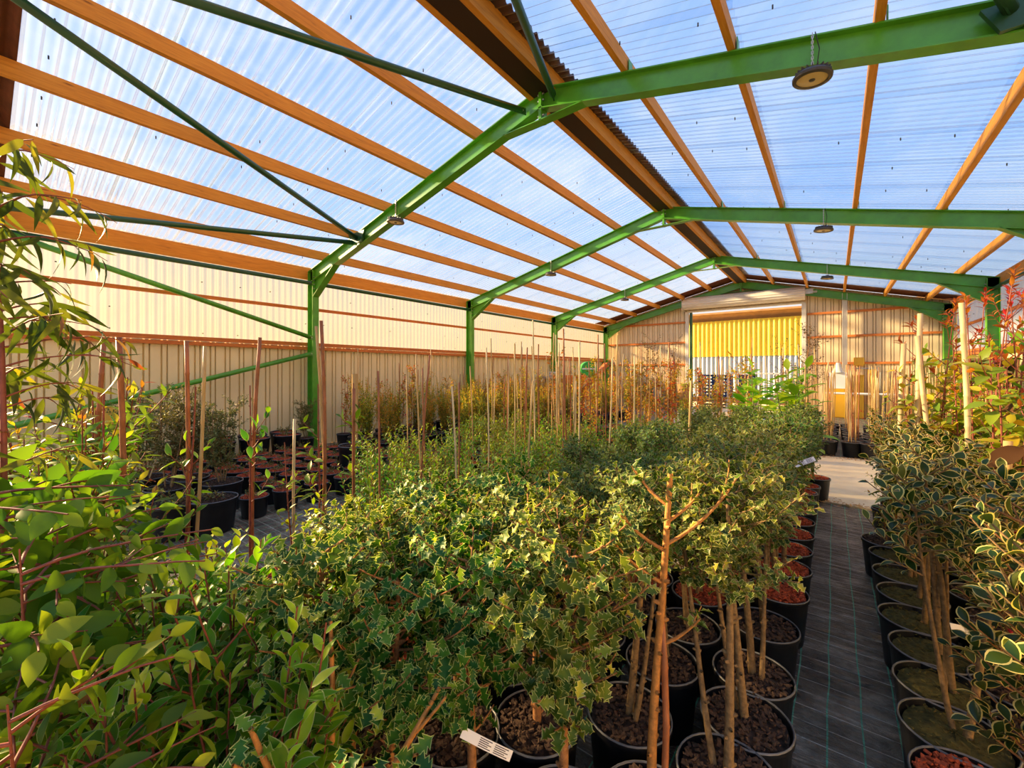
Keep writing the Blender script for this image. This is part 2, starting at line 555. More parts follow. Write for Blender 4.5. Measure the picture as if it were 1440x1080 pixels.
DE = 6.28
for sgn, side in ((-1, 'left'), (1, 'right')):
    mb = MB()
    roof_sheets(mb, sgn, 0.31, 18.9, 0.06, DE, 3)
    o = mb.build('ceiling_' + side, 'roof_plastic', smooth=True)
    tag(o, 'clear corrugated roof sheets of the %s slope showing blue sky' % side, 'roof', kind='structure')
    # screws
    sc = MB()
    for d in (1.2, 2.3, 3.4, 4.5, 5.55):
        yy = 0.5
        while yy < 18.8:
            for dd in (0.0, 0.32, -0.3):
                if R.random() < 0.4:
                    x = XC + sgn * (d + dd)
                    z = ZA - SL * (d + dd) + PH + 0.01
                    sc.tube([(x, yy, z), (x, yy, z - 0.035)], 0.007, 5)
            yy += 0.96
    s_ = sc.build('fixing_screws', 'rubber', o)
    # opaque verge strips at both gables
    vb = MB()
    roof_sheets(vb, sgn, -0.65, 0.31, 0.06, DE, 1)
    roof_sheets(vb, sgn, 18.86, 19.94, 0.06, DE, 1)
    tag(vb.build('trim_%d' % (1 if sgn < 0 else 2), 'brown_sheet', smooth=True), 'opaque brown roof sheets along the gable edges', 'roof edge', kind='structure')
rc = MB()
for sgn in (-1, 1):
    roof_sheets(rc, sgn, -0.65, 19.94, 0.0, 0.36, 1, lift=0.014, waves=12)
rc.tube([(XC, -0.65, ZA + PH + 0.06), (XC, 19.94, ZA + PH + 0.06)], 0.07, 10)
tag(rc.build('trim_3', 'brown_sheet', smooth=True), 'brown corrugated ridge capping', 'ridge cap', kind='structure')


# side walls -----------------------------------------------------------
def side_wall(x, inward, name, label):
    lo = MB()
    ts = rib_samples(-0.6, 19.8, 0.24)
    vs, fs = [], []
    for t in ts:
        h = boxrib(t, 0.24, 0.05) * inward
        vs += [(x + h, t, -0.02), (x + h, t, 2.2)]
    for i in range(len(ts) - 1):
        fs.append((2 * i, 2 * i + 1, 2 * i + 3, 2 * i + 2))
    lo.add(vs, fs)
    w = lo.build(name, 'cream_sheet')
    tag(w, label, 'wall', kind='structure')
    up = MB()
    ts = [-0.6 + i * 0.015 for i in range(int(20.4 / 0.015) + 1)]
    vs, fs = [], []
    zs = (2.12, 3.2, 3.98)
    for t in ts:
        h = wave(t, 0.12, 0.028)
        for z in zs:
            vs.append((x - 0.03 * inward + h, t, z))
    n = len(zs)
    for i in range(len(ts) - 1):
        for j in range(n - 1):
            fs.append((n * i + j, n * i + j + 1, n * (i + 1) + j + 1, n * (i + 1) + j))
    up.add(vs, fs)
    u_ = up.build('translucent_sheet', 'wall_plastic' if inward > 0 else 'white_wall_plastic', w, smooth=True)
    u_['label'] = 'clear corrugated plastic upper band'
    for z, hgt in ((2.15, 0.06), (2.24, 0.075), (3.02, 0.06)):
        g = MB()
        g.box((x + inward * 0.085, 9.6, z), (0.07, 20.4, hgt))
        g.build('girt', 'girt_wood', w)
    sc = MB()
    yy = 0.3
    while yy < 19.5:
        for z in (2.35, 2.7, 3.3):
            if R.random() < 0.5:
                sc.box((x + inward * 0.0, yy + R.uniform(-.1, .1), z), (0.03, 0.02, 0.012))
        yy += 0.6
    sc.build('fixing_screws', 'rubber', w)
    return w


side_wall(XL - 0.24, 1, 'wall_left', 'cream ribbed metal wall with clear corrugated plastic band above')
side_wall(XR + 0.24, -1, 'wall_right', 'ribbed metal side wall with bright clear corrugated plastic band above')

# gable wall with the roller door opening --------------------------------
YG = 19.84
DX0, DX1, DZ = -5.22, -0.92, 4.3


def gable():
    g = MB()
    cuts = [(XL - 0.24, DX0, 0.0), (DX0, DX1, DZ), (DX1, XR + 0.24, 0.0)]
    for a, b, zb in cuts:
        ts = rib_samples(a, b, 0.24)
        if a < XC < b:
            ts = sorted(set(ts + [XC]))
        vs, fs = [], []
        for t in ts:
            h = boxrib(t, 0.24, 0.05)
            zt = zr(t, PH - 0.02)
            vs += [(t, YG - h, zb), (t, YG - h, zt)]
        for i in range(len(ts) - 1):
            fs.append((2 * i, 2 * i + 1, 2 * i + 3, 2 * i + 2)[::-1])
        g.add(vs, fs)
    w = g.build('wall_back', 'gable_sheet')
    tag(w, 'pinkish cream ribbed metal gable wall around the roller door', 'wall', kind='structure')
    for a, b in ((XL, DX0 - 0.1), (DX1 + 0.1, XR)):
        for z in (1.95, 2.95, 3.85):
            lim = 6.05 - (z - 3.86) / SL if z > 3.86 else 99
            a2, b2 = a, b
            if z > 3.7:
                a2 = max(a, XC - 5.2)
                b2 = min(b, XC + 5.2)
            q = MB()
            q.box(((a2 + b2) / 2, YG - 0.07, z), (b2 - a2, 0.07, 0.075))
            q.build('girt', 'girt_wood', w)
    return w


gable()

# roller door -------------------------------------------------------------
d = link(bpy.data.objects.new('door_1', None))
tag(d, 'open roller door with rolled shutter box above in the gable', 'roller door', kind='structure')
for x, nm in ((DX0, 0), (DX1, 1)):
    q = MB()
    q.box((x, YG - 0.12, DZ / 2), (0.14, 0.10, DZ), 0)
    q.build('guide_post', 'door_white', d, bevel=0.008)
q = MB()
q.box((DX0 + 0.16, YG - 0.1, DZ / 2), (0.1, 0.12, DZ - 0.1))
q.build('inner_channel', 'dark_green_steel', d)
q = MB()
q.box(((DX0 + DX1) / 2, YG - 0.1, DZ), (DX1 - DX0, 0.12, 0.07))
q.build('lintel', 'door_white', d)
q = MB()
prof = []
nst = 64
cy, cz, rr = YG - 0.32, DZ + 0.33, 0.25
for i in range(nst):
    a = 2 * PI * i / nst
    r_ = rr + (0.012 if (i // 2) % 2 else 0.0)
    prof.append((cy + r_ * math.cos(a), cz + r_ * math.sin(a)))
q.prism(prof, 0, DX0 - 0.1, DX1 + 0.05)
q.build('rolled_shutter', 'door_white', d)
q = MB()
q.box((DX1 + 0.16, YG - 0.3, DZ + 0.38), (0.28, 0.2, 0.2))
q.tube([(DX1 + 0.02, YG - 0.3, DZ + 0.36), (DX1 + 0.42, YG - 0.3, DZ + 0.36)], 0.06, 12)
q.build('motor_box', 'galvanised', d, bevel=0.01)
q = MB()
q.box((DX0 - 0.12, YG - 0.3, DZ + 0.33), (0.02, 0.5, 0.55))
q.build('end_plate', 'door_white', d)

# wall of the neighbouring shed seen through the open door --------------------
nb = thing('neighbour_shed', 'neighbouring shed wall of yellow plastic over grey corrugated sheet', 'shed', (0, 24.3, 0))


def vsheet(mb, x0, x1, y, z0, z1, pitch, amp, seg=6):
    n = int((x1 - x0) / pitch * seg)
    vs, fs = [], []
    for i in range(n + 1):
        t = x0 + i * pitch / seg
        h = wave(t, pitch, amp)
        vs += [(t, y + h, z0), (t, y + h, z1)]
    for i in range(n):
        fs.append((2 * i + 1, 2 * i, 2 * i + 2, 2 * i + 3))
    mb.add(vs, fs)


q = MB(); vsheet(q, -11, 5, 0, -0.02, 2.45, 0.22, 0.03); q.build('lower_cladding', 'grey_sheet', nb, smooth=True)
q = MB(); vsheet(q, -11, 5, -0.03, 2.42, 4.3, 0.22, 0.03); q.build('upper_cladding', 'yellow_sheet', nb, smooth=True)
q = MB(); q.box((-3, 0.3, 4.42), (16, 1.5, 0.1), rot=Matrix.Rotation(-0.35, 3, 'X')); q.build('eave', 'drum_brown', nb)
q = MB(); q.box((-3, -0.05, 0.12), (16, 0.1, 0.3)); q.build('plinth', 'brown_bark', nb)

# portal frames ---------------------------------------------------------------
names = ['nearest the camera behind the gable edge', 'first', 'second', 'third', 'last']
FL = ['green steel portal frame at the near gable, behind the brown roof edge',
      'large green steel portal frame nearest in view, roof braces bolted to it',
      'middle green steel portal frame, second from the front',
      'green steel portal frame just before the gable wall, third from the front',
      'dark green steel portal frame against the gable wall above the roller door']
for i, y in enumerate(YF):
    if i == 0:
        continue
    f_ = thing('portal_frame', FL[i], 'steel frame', (XC, y - (0.12 if i == 4 else 0), 0), 0, 'green portal frames of the shed')
    dp, wd = 0.26, 0.14
    for s in (-1, 1):
        q = MB()
        x = s * 6.0
        ibeam(q, (x, 0, 0.0), (x, 0, ZA - SL * 6.0 - 0.02), 0.22, wd, (1, 0, 0))
        q.box((x, 0, 0.012), (0.32, 0.24, 0.024))
        q.build('column', 'green_steel', f_)
        q = MB()
        k = math.sqrt(1 + SL * SL)
        zc = ZA - dp / 2 * k
        ibeam(q, (s * 0.0, 0, zc), (s * 6.12, 0, zc - SL * 6.12), dp, wd, (0, 0, 1))
        # web stiffeners / cleats for the purlins
        for dd in (1.15, 2.25, 3.35, 4.45, 5.5):
            q.box((s * (dd + 0.05), 0.0, ZA - SL * dd + 0.06), (0.008, 0.1, 0.13))
        q.build('rafter', 'green_steel', f_)
        if i == 1:
            q = MB()
            zg = ZA - SL * 4.16 - 0.10
            q.prism([(s * 4.16 - 0.26, zg + 0.07), (s * 4.16 + 0.26, zg + 0.07), (s * 4.16 + 0.16, zg - 0.13), (s * 4.16 - 0.16, zg - 0.13)], 1, -0.115, -0.07)
            q.build('brace_gusset', 'dark_green_steel', f_)
        # eave haunch
        q = MB()
        zt = ZA - SL * 6.0
        q.prism([(s * 5.9, zt - dp - 0.34), (s * 5.9, zt - dp + 0.03), (s * 5.05, ZA - SL * 5.05 - dp + 0.01)], 1, -0.006, 0.006)
        a_, b_ = Vector((s * 5.9, 0, zt - dp - 0.34)), Vector((s * 5.05, 0, ZA - SL * 5.05 - dp))
        m_ = (a_ + b_) / 2
        ang = math.atan2(b_.z - a_.z, b_.x - a_.x)
        q.box(m_, ((b_ - a_).length, wd, 0.014), rot=Matrix.Rotation(-ang, 3, 'Y'))
        q.build('eave_haunch', 'green_steel', f_)
        q = MB()
        for zz in (0.05, 0.13, 0.21, 0.3, 0.4):
            for yy in (-0.045, 0.045):
                q.tube([(s * 5.86, yy, zt - 0.12 - zz), (s * 5.89, yy, zt - 0.12 - zz)], 0.014, 6)
        q.build('knee_bolts', 'bolt_zinc', f_)
    q = MB()
    q.prism([(-0.62, ZA - SL * 0.62 - dp + 0.01), (0.62, ZA - SL * 0.62 - dp + 0.01), (0.0, ZA - dp - 0.16)], 1, -0.006, 0.006)
    for s in (-1, 1):
        a_, b_ = Vector((0, 0, ZA - dp - 0.16)), Vector((s * 0.62, 0, ZA - SL * 0.62 - dp))
        ang = math.atan2(b_.z - a_.z, b_.x - a_.x)
        q.box((a_ + b_) / 2, ((b_ - a_).length, wd, 0.012), rot=Matrix.Rotation(-ang, 3, 'Y'))
    q.box((0, 0, ZA - 0.22), (0.04, wd, 0.42))
    q.build('apex_haunch', 'green_steel', f_)
    q = MB()
    for zz in (0.08, 0.16, 0.27, 0.36):
        for sx in (-0.035, 0.035):
            q.tube([(sx - 0.012, -0.04, ZA - zz), (sx + 0.012, -0.04, ZA - zz)], 0.014, 6)
    q.build('apex_bolts', 'bolt_zinc', f_)

# purlins -----------------------------------------------------------------------
ORD = ['first', 'second', 'third', 'fourth', 'fifth']


def purlin(x, w, h, label, name='purlin', z=None, grp='timber purlins under the roof sheets'):
    zt = (zr(x) + PH / 2) if z is None else z
    o = thing(name, label, 'purlin', (x, 9.6, zt), 0, grp)
    q = MB()
    # two lengths lapped end to end like real purlins
    q.box((0, 0, 0), (w, 19.9, h))
    t = q.build('timber', 'purlin_wood', o)
    return o


for sgn, side in ((-1, 'left'), (1, 'right')):
    for k, dd in enumerate((1.15, 2.25, 3.35, 4.45, 5.5)):
        if k == 4:
            lab = 'lowest timber purlin of the %s roof slope above the eave beam' % side
        else:
            lab = '%s timber purlin down from the ridge on the %s roof slope' % (ORD[k], side)
        purlin(XC + sgn * dd, 0.065, PH, lab)
    purlin(XC + sgn * 0.17, 0.07, 0.22, 'timber ridge purlin on the %s side of the brown ridge capping' % side, 'ridge_purlin', ZA + 0.04)
    x = XC + sgn * 6.13
    purlin(x, 0.06, 0.26, 'deep brown timber eave beam above the %s wall' % side, 'eave_beam', zr(x) - 0.04, 'timber eave beams')

q = MB()
q.box((XC - 0.02, 9.6, ZA - 0.045), (0.36, 19.9, 0.03))  # board added to imitate the dark shade beneath the ridge capping
tag(q.build('trim_4', 'ridge_shade_brown'), 'added dark brown board imitating shade under the ridge between the two ridge purlins', 'ridge shade board', kind='structure')

# braces ------------------------------------------------------------------------


def brace(a, b, r, label, grp='dark green bracing tubes', mat='dark_green_steel'):
    a, b = Vector(a), Vector(b)
    o = thing('bracing_tube', label, 'brace', tuple((a + b) / 2), 0, grp)
    m_ = (a + b) / 2
    q = MB()
    q.tube([a - m_, b - m_], r, 12)
    q.build('pipe', mat, o, smooth=True)
    t = (b - a).normalized()
    for p, s in ((a, 1), (b, -1)):
        q = MB()
        rot = t.to_track_quat('X', 'Z').to_matrix()
        q.box(p - m_ + t * s * 0.02, (0.2, 0.012, 0.09), rot=rot)
        q.build('end_plate', mat, o)
        q = MB()
        for k in (0.0, 0.05):
            c = p - m_ + t * s * (k - 0.02)
            w = rot @ Vector((0, 0.02, 0))
            q.tube([c - w, c + w], 0.013, 6)
        q.build('end_bolts', 'bolt_zinc', o)


def rf(x, off):
    return zr(x) - off


y0, y1 = YF[0], YF[1] - 0.1
brace((XC - 0.28, y1, rf(XC - 0.28, 0.14)), (-5.0, y0, rf(-5.0, 0.1)), 0.042, 'dark green roof brace from the ridge joint down across the left slope')
brace((-7.2, y1, rf(-7.2, 0.14)), (-5.0, y0, rf(-5.0, 0.12)), 0.042, 'dark green roof brace crossing the left slope from mid rafter to top left')
brace((-7.35, y1, rf(-7.35, 0.16)), (XL, y0, 3.8), 0.042, 'dark green roof brace low on the left slope close above the eave')
brace((XC + 0.22, y1, rf(XC + 0.22, 0.14)), (-1.1, y0, rf(-1.1, 0.1)), 0.042, 'dark green roof brace rising from the ridge joint on the right slope')
brace((1.0, y1, rf(1.0, 0.12)), (-1.1, y0, rf(-1.1, 0.12)), 0.042, 'green roof brace bolted mid right rafter, left one of the bracket pair')
brace((1.22, y1, rf(1.22, 0.12)), (XR, y0, 3.8), 0.042, 'green roof brace bolted mid right rafter, right one of the bracket pair')
brace((XL + 0.12, y1 - 0.02, 2.38), (XL, y0, 3.75), 0.045, 'green wall brace slanting across the clear band of the left wall', mat='green_steel')
brace((XL + 0.12, y1 - 0.02, 2.02), (XL, y0, 0.68), 0.045, 'green wall brace slanting low across the cream part of the left wall', mat='green_steel')
for sgn, side in ((-1, 'left'), (1, 'right')):
    x = XC + sgn * 6.0
    q = MB()
    q.tube([(x, -0.36, 3.57), (x, 19.6, 3.57)], 0.042, 12)
    o = q.build('eave_tube', 'dark_green_steel', smooth=True)
    tag(o, 'long dark green tube under the eave beam of the %s wall' % side, 'tube', 'eave tubes')

# high bay lamps ------------------------------------------------------------------


def lamp(x, y, drop, label, tilt):
    zt = zr(x) - 0.02
    o = thing('high_bay_lamp', label, 'lamp', (x, y - 0.03, zt), 0, 'round high bay lamps hung from the rafters')
    q = MB()
    n = 14
    for i in range(n):
        z = -drop * i / n
        a = Vector((0.006, 0, 0)) if i % 2 else Vector((0, 0.006, 0))
        c = Vector((0, -0.09, z))
        q.tube([c + a, c + a + Vector((0, 0, -drop / n * 1.15))], 0.004, 5)
        q.tube([c - a, c - a + Vector((0, 0, -drop / n * 1.15))], 0.004, 5)
    q.build('chain', 'galvanised', o)
    b = MB()
    rot = Matrix.Rotation(tilt, 4, 'Y')
    b.lathe([(0.0, 0.075), (0.04, 0.075), (0.05, 0.055), (0.085, 0.05), (0.09, 0.03), (0.135, 0.022), (0.15, 0.0), (0.147, -0.02), (0.118, -0.026), (0.115, -0.014)], 28)
    for k in range(20):
        a = 2 * PI * k / 20
        b.box((0.105 * math.cos(a), 0.105 * math.sin(a), 0.035), (0.055, 0.006, 0.035), rot=Matrix.Rotation(a, 3, 'Z'))
    body = b.build('housing', 'lamp_black', o)
    body.matrix_local = Matrix.Translation((0.0, -0.09, -drop - 0.07)) @ rot
    l_ = MB()
    l_.lathe([(0.117, -0.016), (0.06, -0.022), (0.022, -0.022)], 28)
    le = l_.build('lens', 'lamp_lens', body, smooth=True)
    l_ = MB()
    l_.lathe([(0.024, -0.021), (0.02, -0.03), (0.0, -0.03)], 16)
    l_.build('sensor', 'lamp_black', body, smooth=True)
    q = MB()
    q.tube([(0.02, -0.09, 0.0), (0.05, -0.09, -drop * 0.5), (0.03, -0.09, -drop)], 0.004, 6)
    q.build('cable', 'rubber', o)


for i in (1, 2, 3):
    w = ['', 'nearest frame', 'middle frame', 'third frame'][i]
    lamp(-0.15, YF[i], 0.32, 'round black high bay lamp on a chain from the right rafter of the %s' % w, 0.1)
    lamp(-6.0, YF[i], 0.3, 'round black high bay lamp on a chain from the left rafter of the %s' % w, 0.05)

# ------------------------------------------------------------------ plants: leaves, shoots, prototypes
rng = np.random.default_rng(11)


class Leaf:
    """leaf template: x across, y along (0..1), z up; faces with material index"""

    def __init__(self, half, rim=0.0, fold=0.25, bend=0.25, mid=None, twist=0.0):
        # half: [(y, w)] outline of one side from base to tip
        n = len(half)
        V, F, M = [], [], []

        def z(y, w):
            return fold * abs(w) - bend * y * y + twist * math.sin(y * 9) * abs(w)
        ys = mid or [i / (n - 1) for i in range(n)]
        for i in range(n):
            V.append((0, ys[i], z(ys[i], 0)))
        for s in (-1, 1):
            b = len(V)
            for y, w in half:
                V.append((s * w, y, z(y, w)))
            if rim:
                bi = len(V)
                for i, (y, w) in enumerate(half):
                    wi = max(0.0, w - rim) * 0.96
                    yi = ys[i] + (y - ys[i]) * 0.72
                    yi = yi * (1 - rim * 0.5) + 0.5 * rim * 0.5
                    V.append((s * wi, yi, z(yi, wi) + 0.002))
                for i in range(n - 1):
                    q = (i, bi + i, bi + i + 1, i + 1)
                    F.append(q if s > 0 else q[::-1]); M.append(0)
                    q = (bi + i, b + i, b + i + 1, bi + i + 1)
                    F.append(q if s > 0 else q[::-1]); M.append(1)
            else:
                for i in range(n - 1):
                    q = (i, b + i, b + i + 1, i + 1)
                    F.append(q if s > 0 else q[::-1]); M.append(0)
        self.V = np.array(V, dtype=np.float64)
        self.F = np.array(F, dtype=np.int64)
        self.M = np.array(M, dtype=np.int32)


def oval(n, wmax, peak=0.45, tip=1.0):
    """smooth outline"""
    out = []
    for i in range(n):
        y = i / (n - 1)
        if y <= peak:
            w = math.sin(PI / 2 * (y / peak)) ** 0.8
        else:
            w = math.cos(PI / 2 * ((y - peak) / (1 - peak))) ** tip
        out.append((y, wmax * max(0.0, w)))
    return out


def spiny(wmax, spikes):
    out = [(0.0, 0.0)]
    mid = [0.0]
    for k in range(spikes):
        yc = 0.10 + 0.74 * (k + 0.5) / spikes
        env = wmax * (0.72 + 0.28 * math.sin(PI * (yc - 0.05)))
        out.append((yc - 0.05, env * 0.50)); mid.append(yc - 0.06)
        out.append((yc + 0.035, env * 1.05)); mid.append(yc)
    out.append((0.90, wmax * 0.16)); mid.append(0.90)
    out.append((1.02, 0.0)); mid.append(1.02)
    return out, mid


_h, _m = spiny(0.36, 3)
T_SPINY = Leaf(_h, rim=0.042, fold=0.5, bend=0.30, mid=_m, twist=0.35)
_h, _m = spiny(0.34, 2)
T_FINE = Leaf(_h, rim=0.05, fold=0.5, bend=0.25, mid=_m)
T_BAY = Leaf(oval(7, 0.20, 0.42), rim=0.017, fold=0.35, bend=0.22)
T_ROUND = Leaf(oval(7, 0.29, 0.58, 0.75), rim=0.055, fold=0.35, bend=0.18)
T_GUM = Leaf(oval(7, 0.27, 0.38, 0.9), fold=0.25, bend=0.2)
T_LONG = Leaf(oval(6, 0.17, 0.45), fold=0.3, bend=0.35)
T_NARROW = Leaf(oval(7, 0.085, 0.35), fold=0.3, bend=0.5)
T_SMALL = Leaf([(0, 0.0), (0.5, 0.24), (1.0, 0.0)], fold=0.3, bend=0.2)
T_BIG = Leaf(oval(9, 0.26, 0.5, 0.8), fold=0.3, bend=0.35, twist=0.1)


def unit(a):
    return a / np.maximum(np.linalg.norm(a, axis=-1, keepdims=True), 1e-9)


class Plant:
    """accumulates shoots (tubes) and leaves for one prototype"""

    def __init__(self, seed):
        self.r = np.random.default_rng(seed)
        self.tubes = []          # (pts, radii, n)
        self.P, self.D, self.U, self.S, self.T = [], [], [], [], []

    def shoot(self, p, d, length, seg=5, up=0.15, wob=0.12, r0=0.004, r1=0.0015, n=5, keep=True):
        pts = [np.array(p, float)]
        d = unit(np.array(d, float))
        st = length / seg
        for i in range(seg):
            d = unit(d + np.array([0, 0, up]) / seg * 2 + self.r.normal(0, wob, 3) / math.sqrt(seg))
            pts.append(pts[-1] + d * st)
        if keep:
            self.tubes.append((pts, list(np.linspace(r0, r1, seg + 1)), n))
        return pts

    def leaves(self, pts, spacing, size, alpha=1.0, start=0.1, end=1.0, jit=0.25, upmix=0.5, droop=0.0, whorl=1, tint=(0.0, 1.0), tip_tint=None, phase=None):
        P = np.array(pts)
        seg = np.linalg.norm(np.diff(P, axis=0), axis=1)
        cum = np.concatenate([[0], np.cumsum(seg)])
        tot = cum[-1]
        s = start * tot
        a = self.r.uniform(0, 6.28) if phase is None else phase
        while s <= end * tot + 1e-6:
            i = min(np.searchsorted(cum, s, side='right') - 1, len(seg) - 1)
            i = max(i, 0)
            f = (s - cum[i]) / max(seg[i], 1e-6)
            p = P[i] + (P[i + 1] - P[i]) * min(f, 1)
            t = unit(P[i + 1] - P[i])
            ref = np.array([0, 0, 1.0]) if abs(t[2]) < 0.9 else np.array([1.0, 0, 0])
            e1 = unit(np.cross(t, ref))
            e2 = np.cross(t, e1)
            for w in range(whorl):
                an = a + 2 * PI * w / whorl
                rad = e1 * math.cos(an) + e2 * math.sin(an)
                frac = s / tot
                al = alpha * (1.15 - 0.45 * frac)
                d = t * math.cos(al) + rad * math.sin(al) + self.r.normal(0, jit, 3) + np.array([0, 0, -droop])
                d = unit(d)
                u = t * 0.6 - rad * 0.2 + np.array([0, 0, upmix]) + self.r.normal(0, jit * 0.8, 3)
                self.P.append(p + rad * 0.002)
                self.D.append(d)
                self.U.append(u)
                self.S.append(size * self.r.uniform(0.72, 1.18) * (1.0 - 0.3 * max(0, frac - 0.75) / 0.25))
                if tip_tint is not None and frac > tip_tint[0]:
                    self.T.append(self.r.uniform(tip_tint[1], tip_tint[2]))
                else:
                    self.T.append(self.r.beta(2.0, 2.4) * (tint[1] - tint[0]) + tint[0])
            a += 2.4
            s += spacing * self.r.uniform(0.75, 1.25)

    def leaf_mesh(self, name, T, mats):
        P = np.array(self.P); D = unit(np.array(self.D)); U = np.array(self.U)
        S = np.array(self.S)[:, None, None]
        X = unit(np.cross(D, U))
        Z = np.cross(X, D)
        v = T.V
        W = P[:, None, :] + S * (v[None, :, 0:1] * X[:, None, :] + v[None, :, 1:2] * D[:, None, :] + v[None, :, 2:3] * Z[:, None, :])
        n, k = len(P), len(v)
        W = W.reshape(-1, 3)
        F = (T.F[None] + (np.arange(n) * k)[:, None, None]).reshape(-1, 4)
        me = bpy.data.meshes.new(name)
        me.vertices.add(len(W))
        me.vertices.foreach_set('co', W.astype(np.float32).ravel())
        me.loops.add(F.size)
        me.loops.foreach_set('vertex_index', F.astype(np.int32).ravel())
        me.polygons.add(len(F))
        me.polygons.foreach_set('loop_start', np.arange(0, F.size, 4, dtype=np.int32))
        me.polygons.foreach_set('material_index', np.tile(T.M, n).astype(np.int32))
        me.polygons.foreach_set('use_smooth', np.ones(len(F), dtype=bool))
        at = me.attributes.new('tint', 'FLOAT', 'POINT')
        at.data.foreach_set('value', np.repeat(np.array(self.T, dtype=np.float32), k))
        for m in mats:
            me.materials.append(MATS[m])
        me.update(calc_edges=True)
        return me

    def stem_mesh(self, name, mat, bark=None):
        mb = MB()
        for pts, rad, n in self.tubes:
            mb.tube([tuple(p) for p in pts], rad, n, cap=False)
        me = bpy.data.meshes.new(name)
        me.from_pydata(mb.v, [], mb.f)
        me.materials.append(MATS[mat])
        me.polygons.foreach_set('use_smooth', [True] * len(me.polygons))
        me.update()
        return me


def mesh_of(mb, name, mats, smooth=False):
    me = bpy.data.meshes.new(name)
    me.from_pydata(mb.v, [], mb.f)
    for m in ([mats] if isinstance(mats, str) else mats):
        me.materials.append(MATS[m])
    me.polygons.foreach_set('material_index', mb.m)
    if smooth:
        me.polygons.foreach_set('use_smooth', [True] * len(me.polygons))
    me.update()
    return me


# pots -----------------------------------------------------------------------
def pot_mesh(r, h):
    q = MB()
    q.lathe([(r * 0.1, 0.0), (r * 0.80, 0.0), (r * 0.82, 0.02), (r * 0.955, h * 0.9), (r * 0.965, h * 0.905), (r, h * 0.92), (r, h - 0.004)], 32)
    q.lathe([(r, h - 0.004), (r * 0.985, h + 0.001), (r * 0.97, h + 0.001), (r * 0.955, h - 0.004)], 32, 1)
    q.lathe([(r * 0.955, h - 0.004), (r * 0.95, h * 0.93), (r * 0.90, h * 0.82), (r * 0.88, h * 0.78), (0.0, h * 0.78)], 32)
    me = mesh_of(q, 'pot', ['black_plastic', 'pot_rim'], True)
    return me


def mulch_mesh(r, z, mat, chips, seed, chip=0.02):
    rr = random.Random(seed)
    q = MB()
    prof = [(r, z), (r * 0.7, z + 0.008), (r * 0.4, z + 0.014), (0.0, z + 0.016)]
    q.lathe(prof, 20)
    q.v = [(x, y, zz + rr.uniform(-.004, .006)) for x, y, zz in q.v]
    for _ in range(chips):
        a, d = rr.uniform(0, 6.283), r * 0.97 * math.sqrt(rr.random())
        s = chip * rr.uniform(0.5, 1.25)
        rot = Matrix.Rotation(rr.uniform(0, 6.28), 3, 'Z') @ Matrix.Rotation(rr.uniform(-.6, .6), 3, 'X') @ Matrix.Rotation(rr.uniform(-.5, .5), 3, 'Y')
        q.box((d * math.cos(a), d * math.sin(a), z + 0.014 + 0.010 * (1 - d / r) + rr.uniform(0, .008)), (s * 1.5, s * 0.8, s * 0.4), rot=rot)
    return mesh_of(q, 'mulch', mat)


POT = {'std': pot_mesh(0.165, 0.29), 'low': pot_mesh(0.15, 0.23), 'tub': pot_mesh(0.24, 0.46), 'big': pot_mesh(0.22, 0.34)}
POTR = {'std': (0.147, 0.265), 'low': (0.134, 0.212), 'tub': (0.214, 0.42), 'big': (0.196, 0.312)}
MUL = {}
for k_, (r_, z_) in POTR.items():
    for m_, c_, n_, s_ in (('red_bark', 'red_bark', 420, 0.014), ('brown_bark', 'brown_bark', 330, 0.013), ('mossy_soil', 'mossy_soil', 90, 0.008)):
        MUL[k_, m_] = mulch_mesh(r_, z_, c_, n_, hash((k_, len(m_))) % 97, s_)
ZS = {k: z + 0.012 for k, (r_, z) in POTR.items()}


def cane_mesh(length, r, mat, seed, bend=0.02):
    rr = random.Random(seed)
    q = MB()
    n = max(4, int(length / 0.2))
    pts, rad = [], []
    bx, by = rr.uniform(-bend, bend), rr.uniform(-bend, bend)
    for i in range(n + 1):
        f = i / n
        c = (bx * math.sin(PI * f), by * math.sin(PI * f), length * f)
        if 0 < i < n:
            pts += [(c[0], c[1], c[2] - 0.008), c, (c[0], c[1], c[2] + 0.008)]
            rad += [r, r * 1.16, r]
        else:
            pts.append(c); rad.append(r)
    q.tube(pts, rad, 8)
    return mesh_of(q, 'cane', mat, True)


def strip_label_mesh(long=0.16, wide=0.026):
    q = MB()
    n = 8
    vs, fs = [], []
    for i in range(n + 1):
        f = i / n
        for s in (-1, 1):
            for t in (0, 0.0006):
                vs.append((f * long, s * wide / 2, -0.05 * long * 6 * f * f * 0.5 + t))
    for i in range(n):
        a = 4 * i
        fs += [(a + 1, a + 3, a + 7, a + 5), (a, a + 4, a + 6, a + 2), (a, a + 1, a + 5, a + 4), (a + 2, a + 6, a + 7, a + 3)]
    q.add(vs, fs, 0)
    # small printed lines
    for j in range(5):
        for x0, x1 in ((0.34, 0.58), (0.64, 0.92)):
            y = (j - 2) * wide * 0.17
            e = x1 - (0.06 if j % 2 else 0.0)
            za = lambda f: -0.15 * long * f * f + 0.0012
            q.add([(x0 * long, y - 0.0011, za(x0)), (e * long, y - 0.0011, za(e)), (e * long, y + 0.0011, za(e)), (x0 * long, y + 0.0011, za(x0))], [(0, 1, 2, 3)], 1)
    return mesh_of(q, 'plant_label', ['white_plastic', 'label_ink'])


STRIP = strip_label_mesh()

# prototypes ------------------------------------------------------------------
PROTO = {}


def save(key, seed_variants, fn, T, lmats, smat, stem='stem', fol='foliage'):
    for i, sd in enumerate(seed_variants):
        p = Plant(sd)
        fn(p)
        PROTO.setdefault(key, []).append([(stem, p.stem_mesh(stem, smat)), (fol, p.leaf_mesh(fol, T, lmats))])


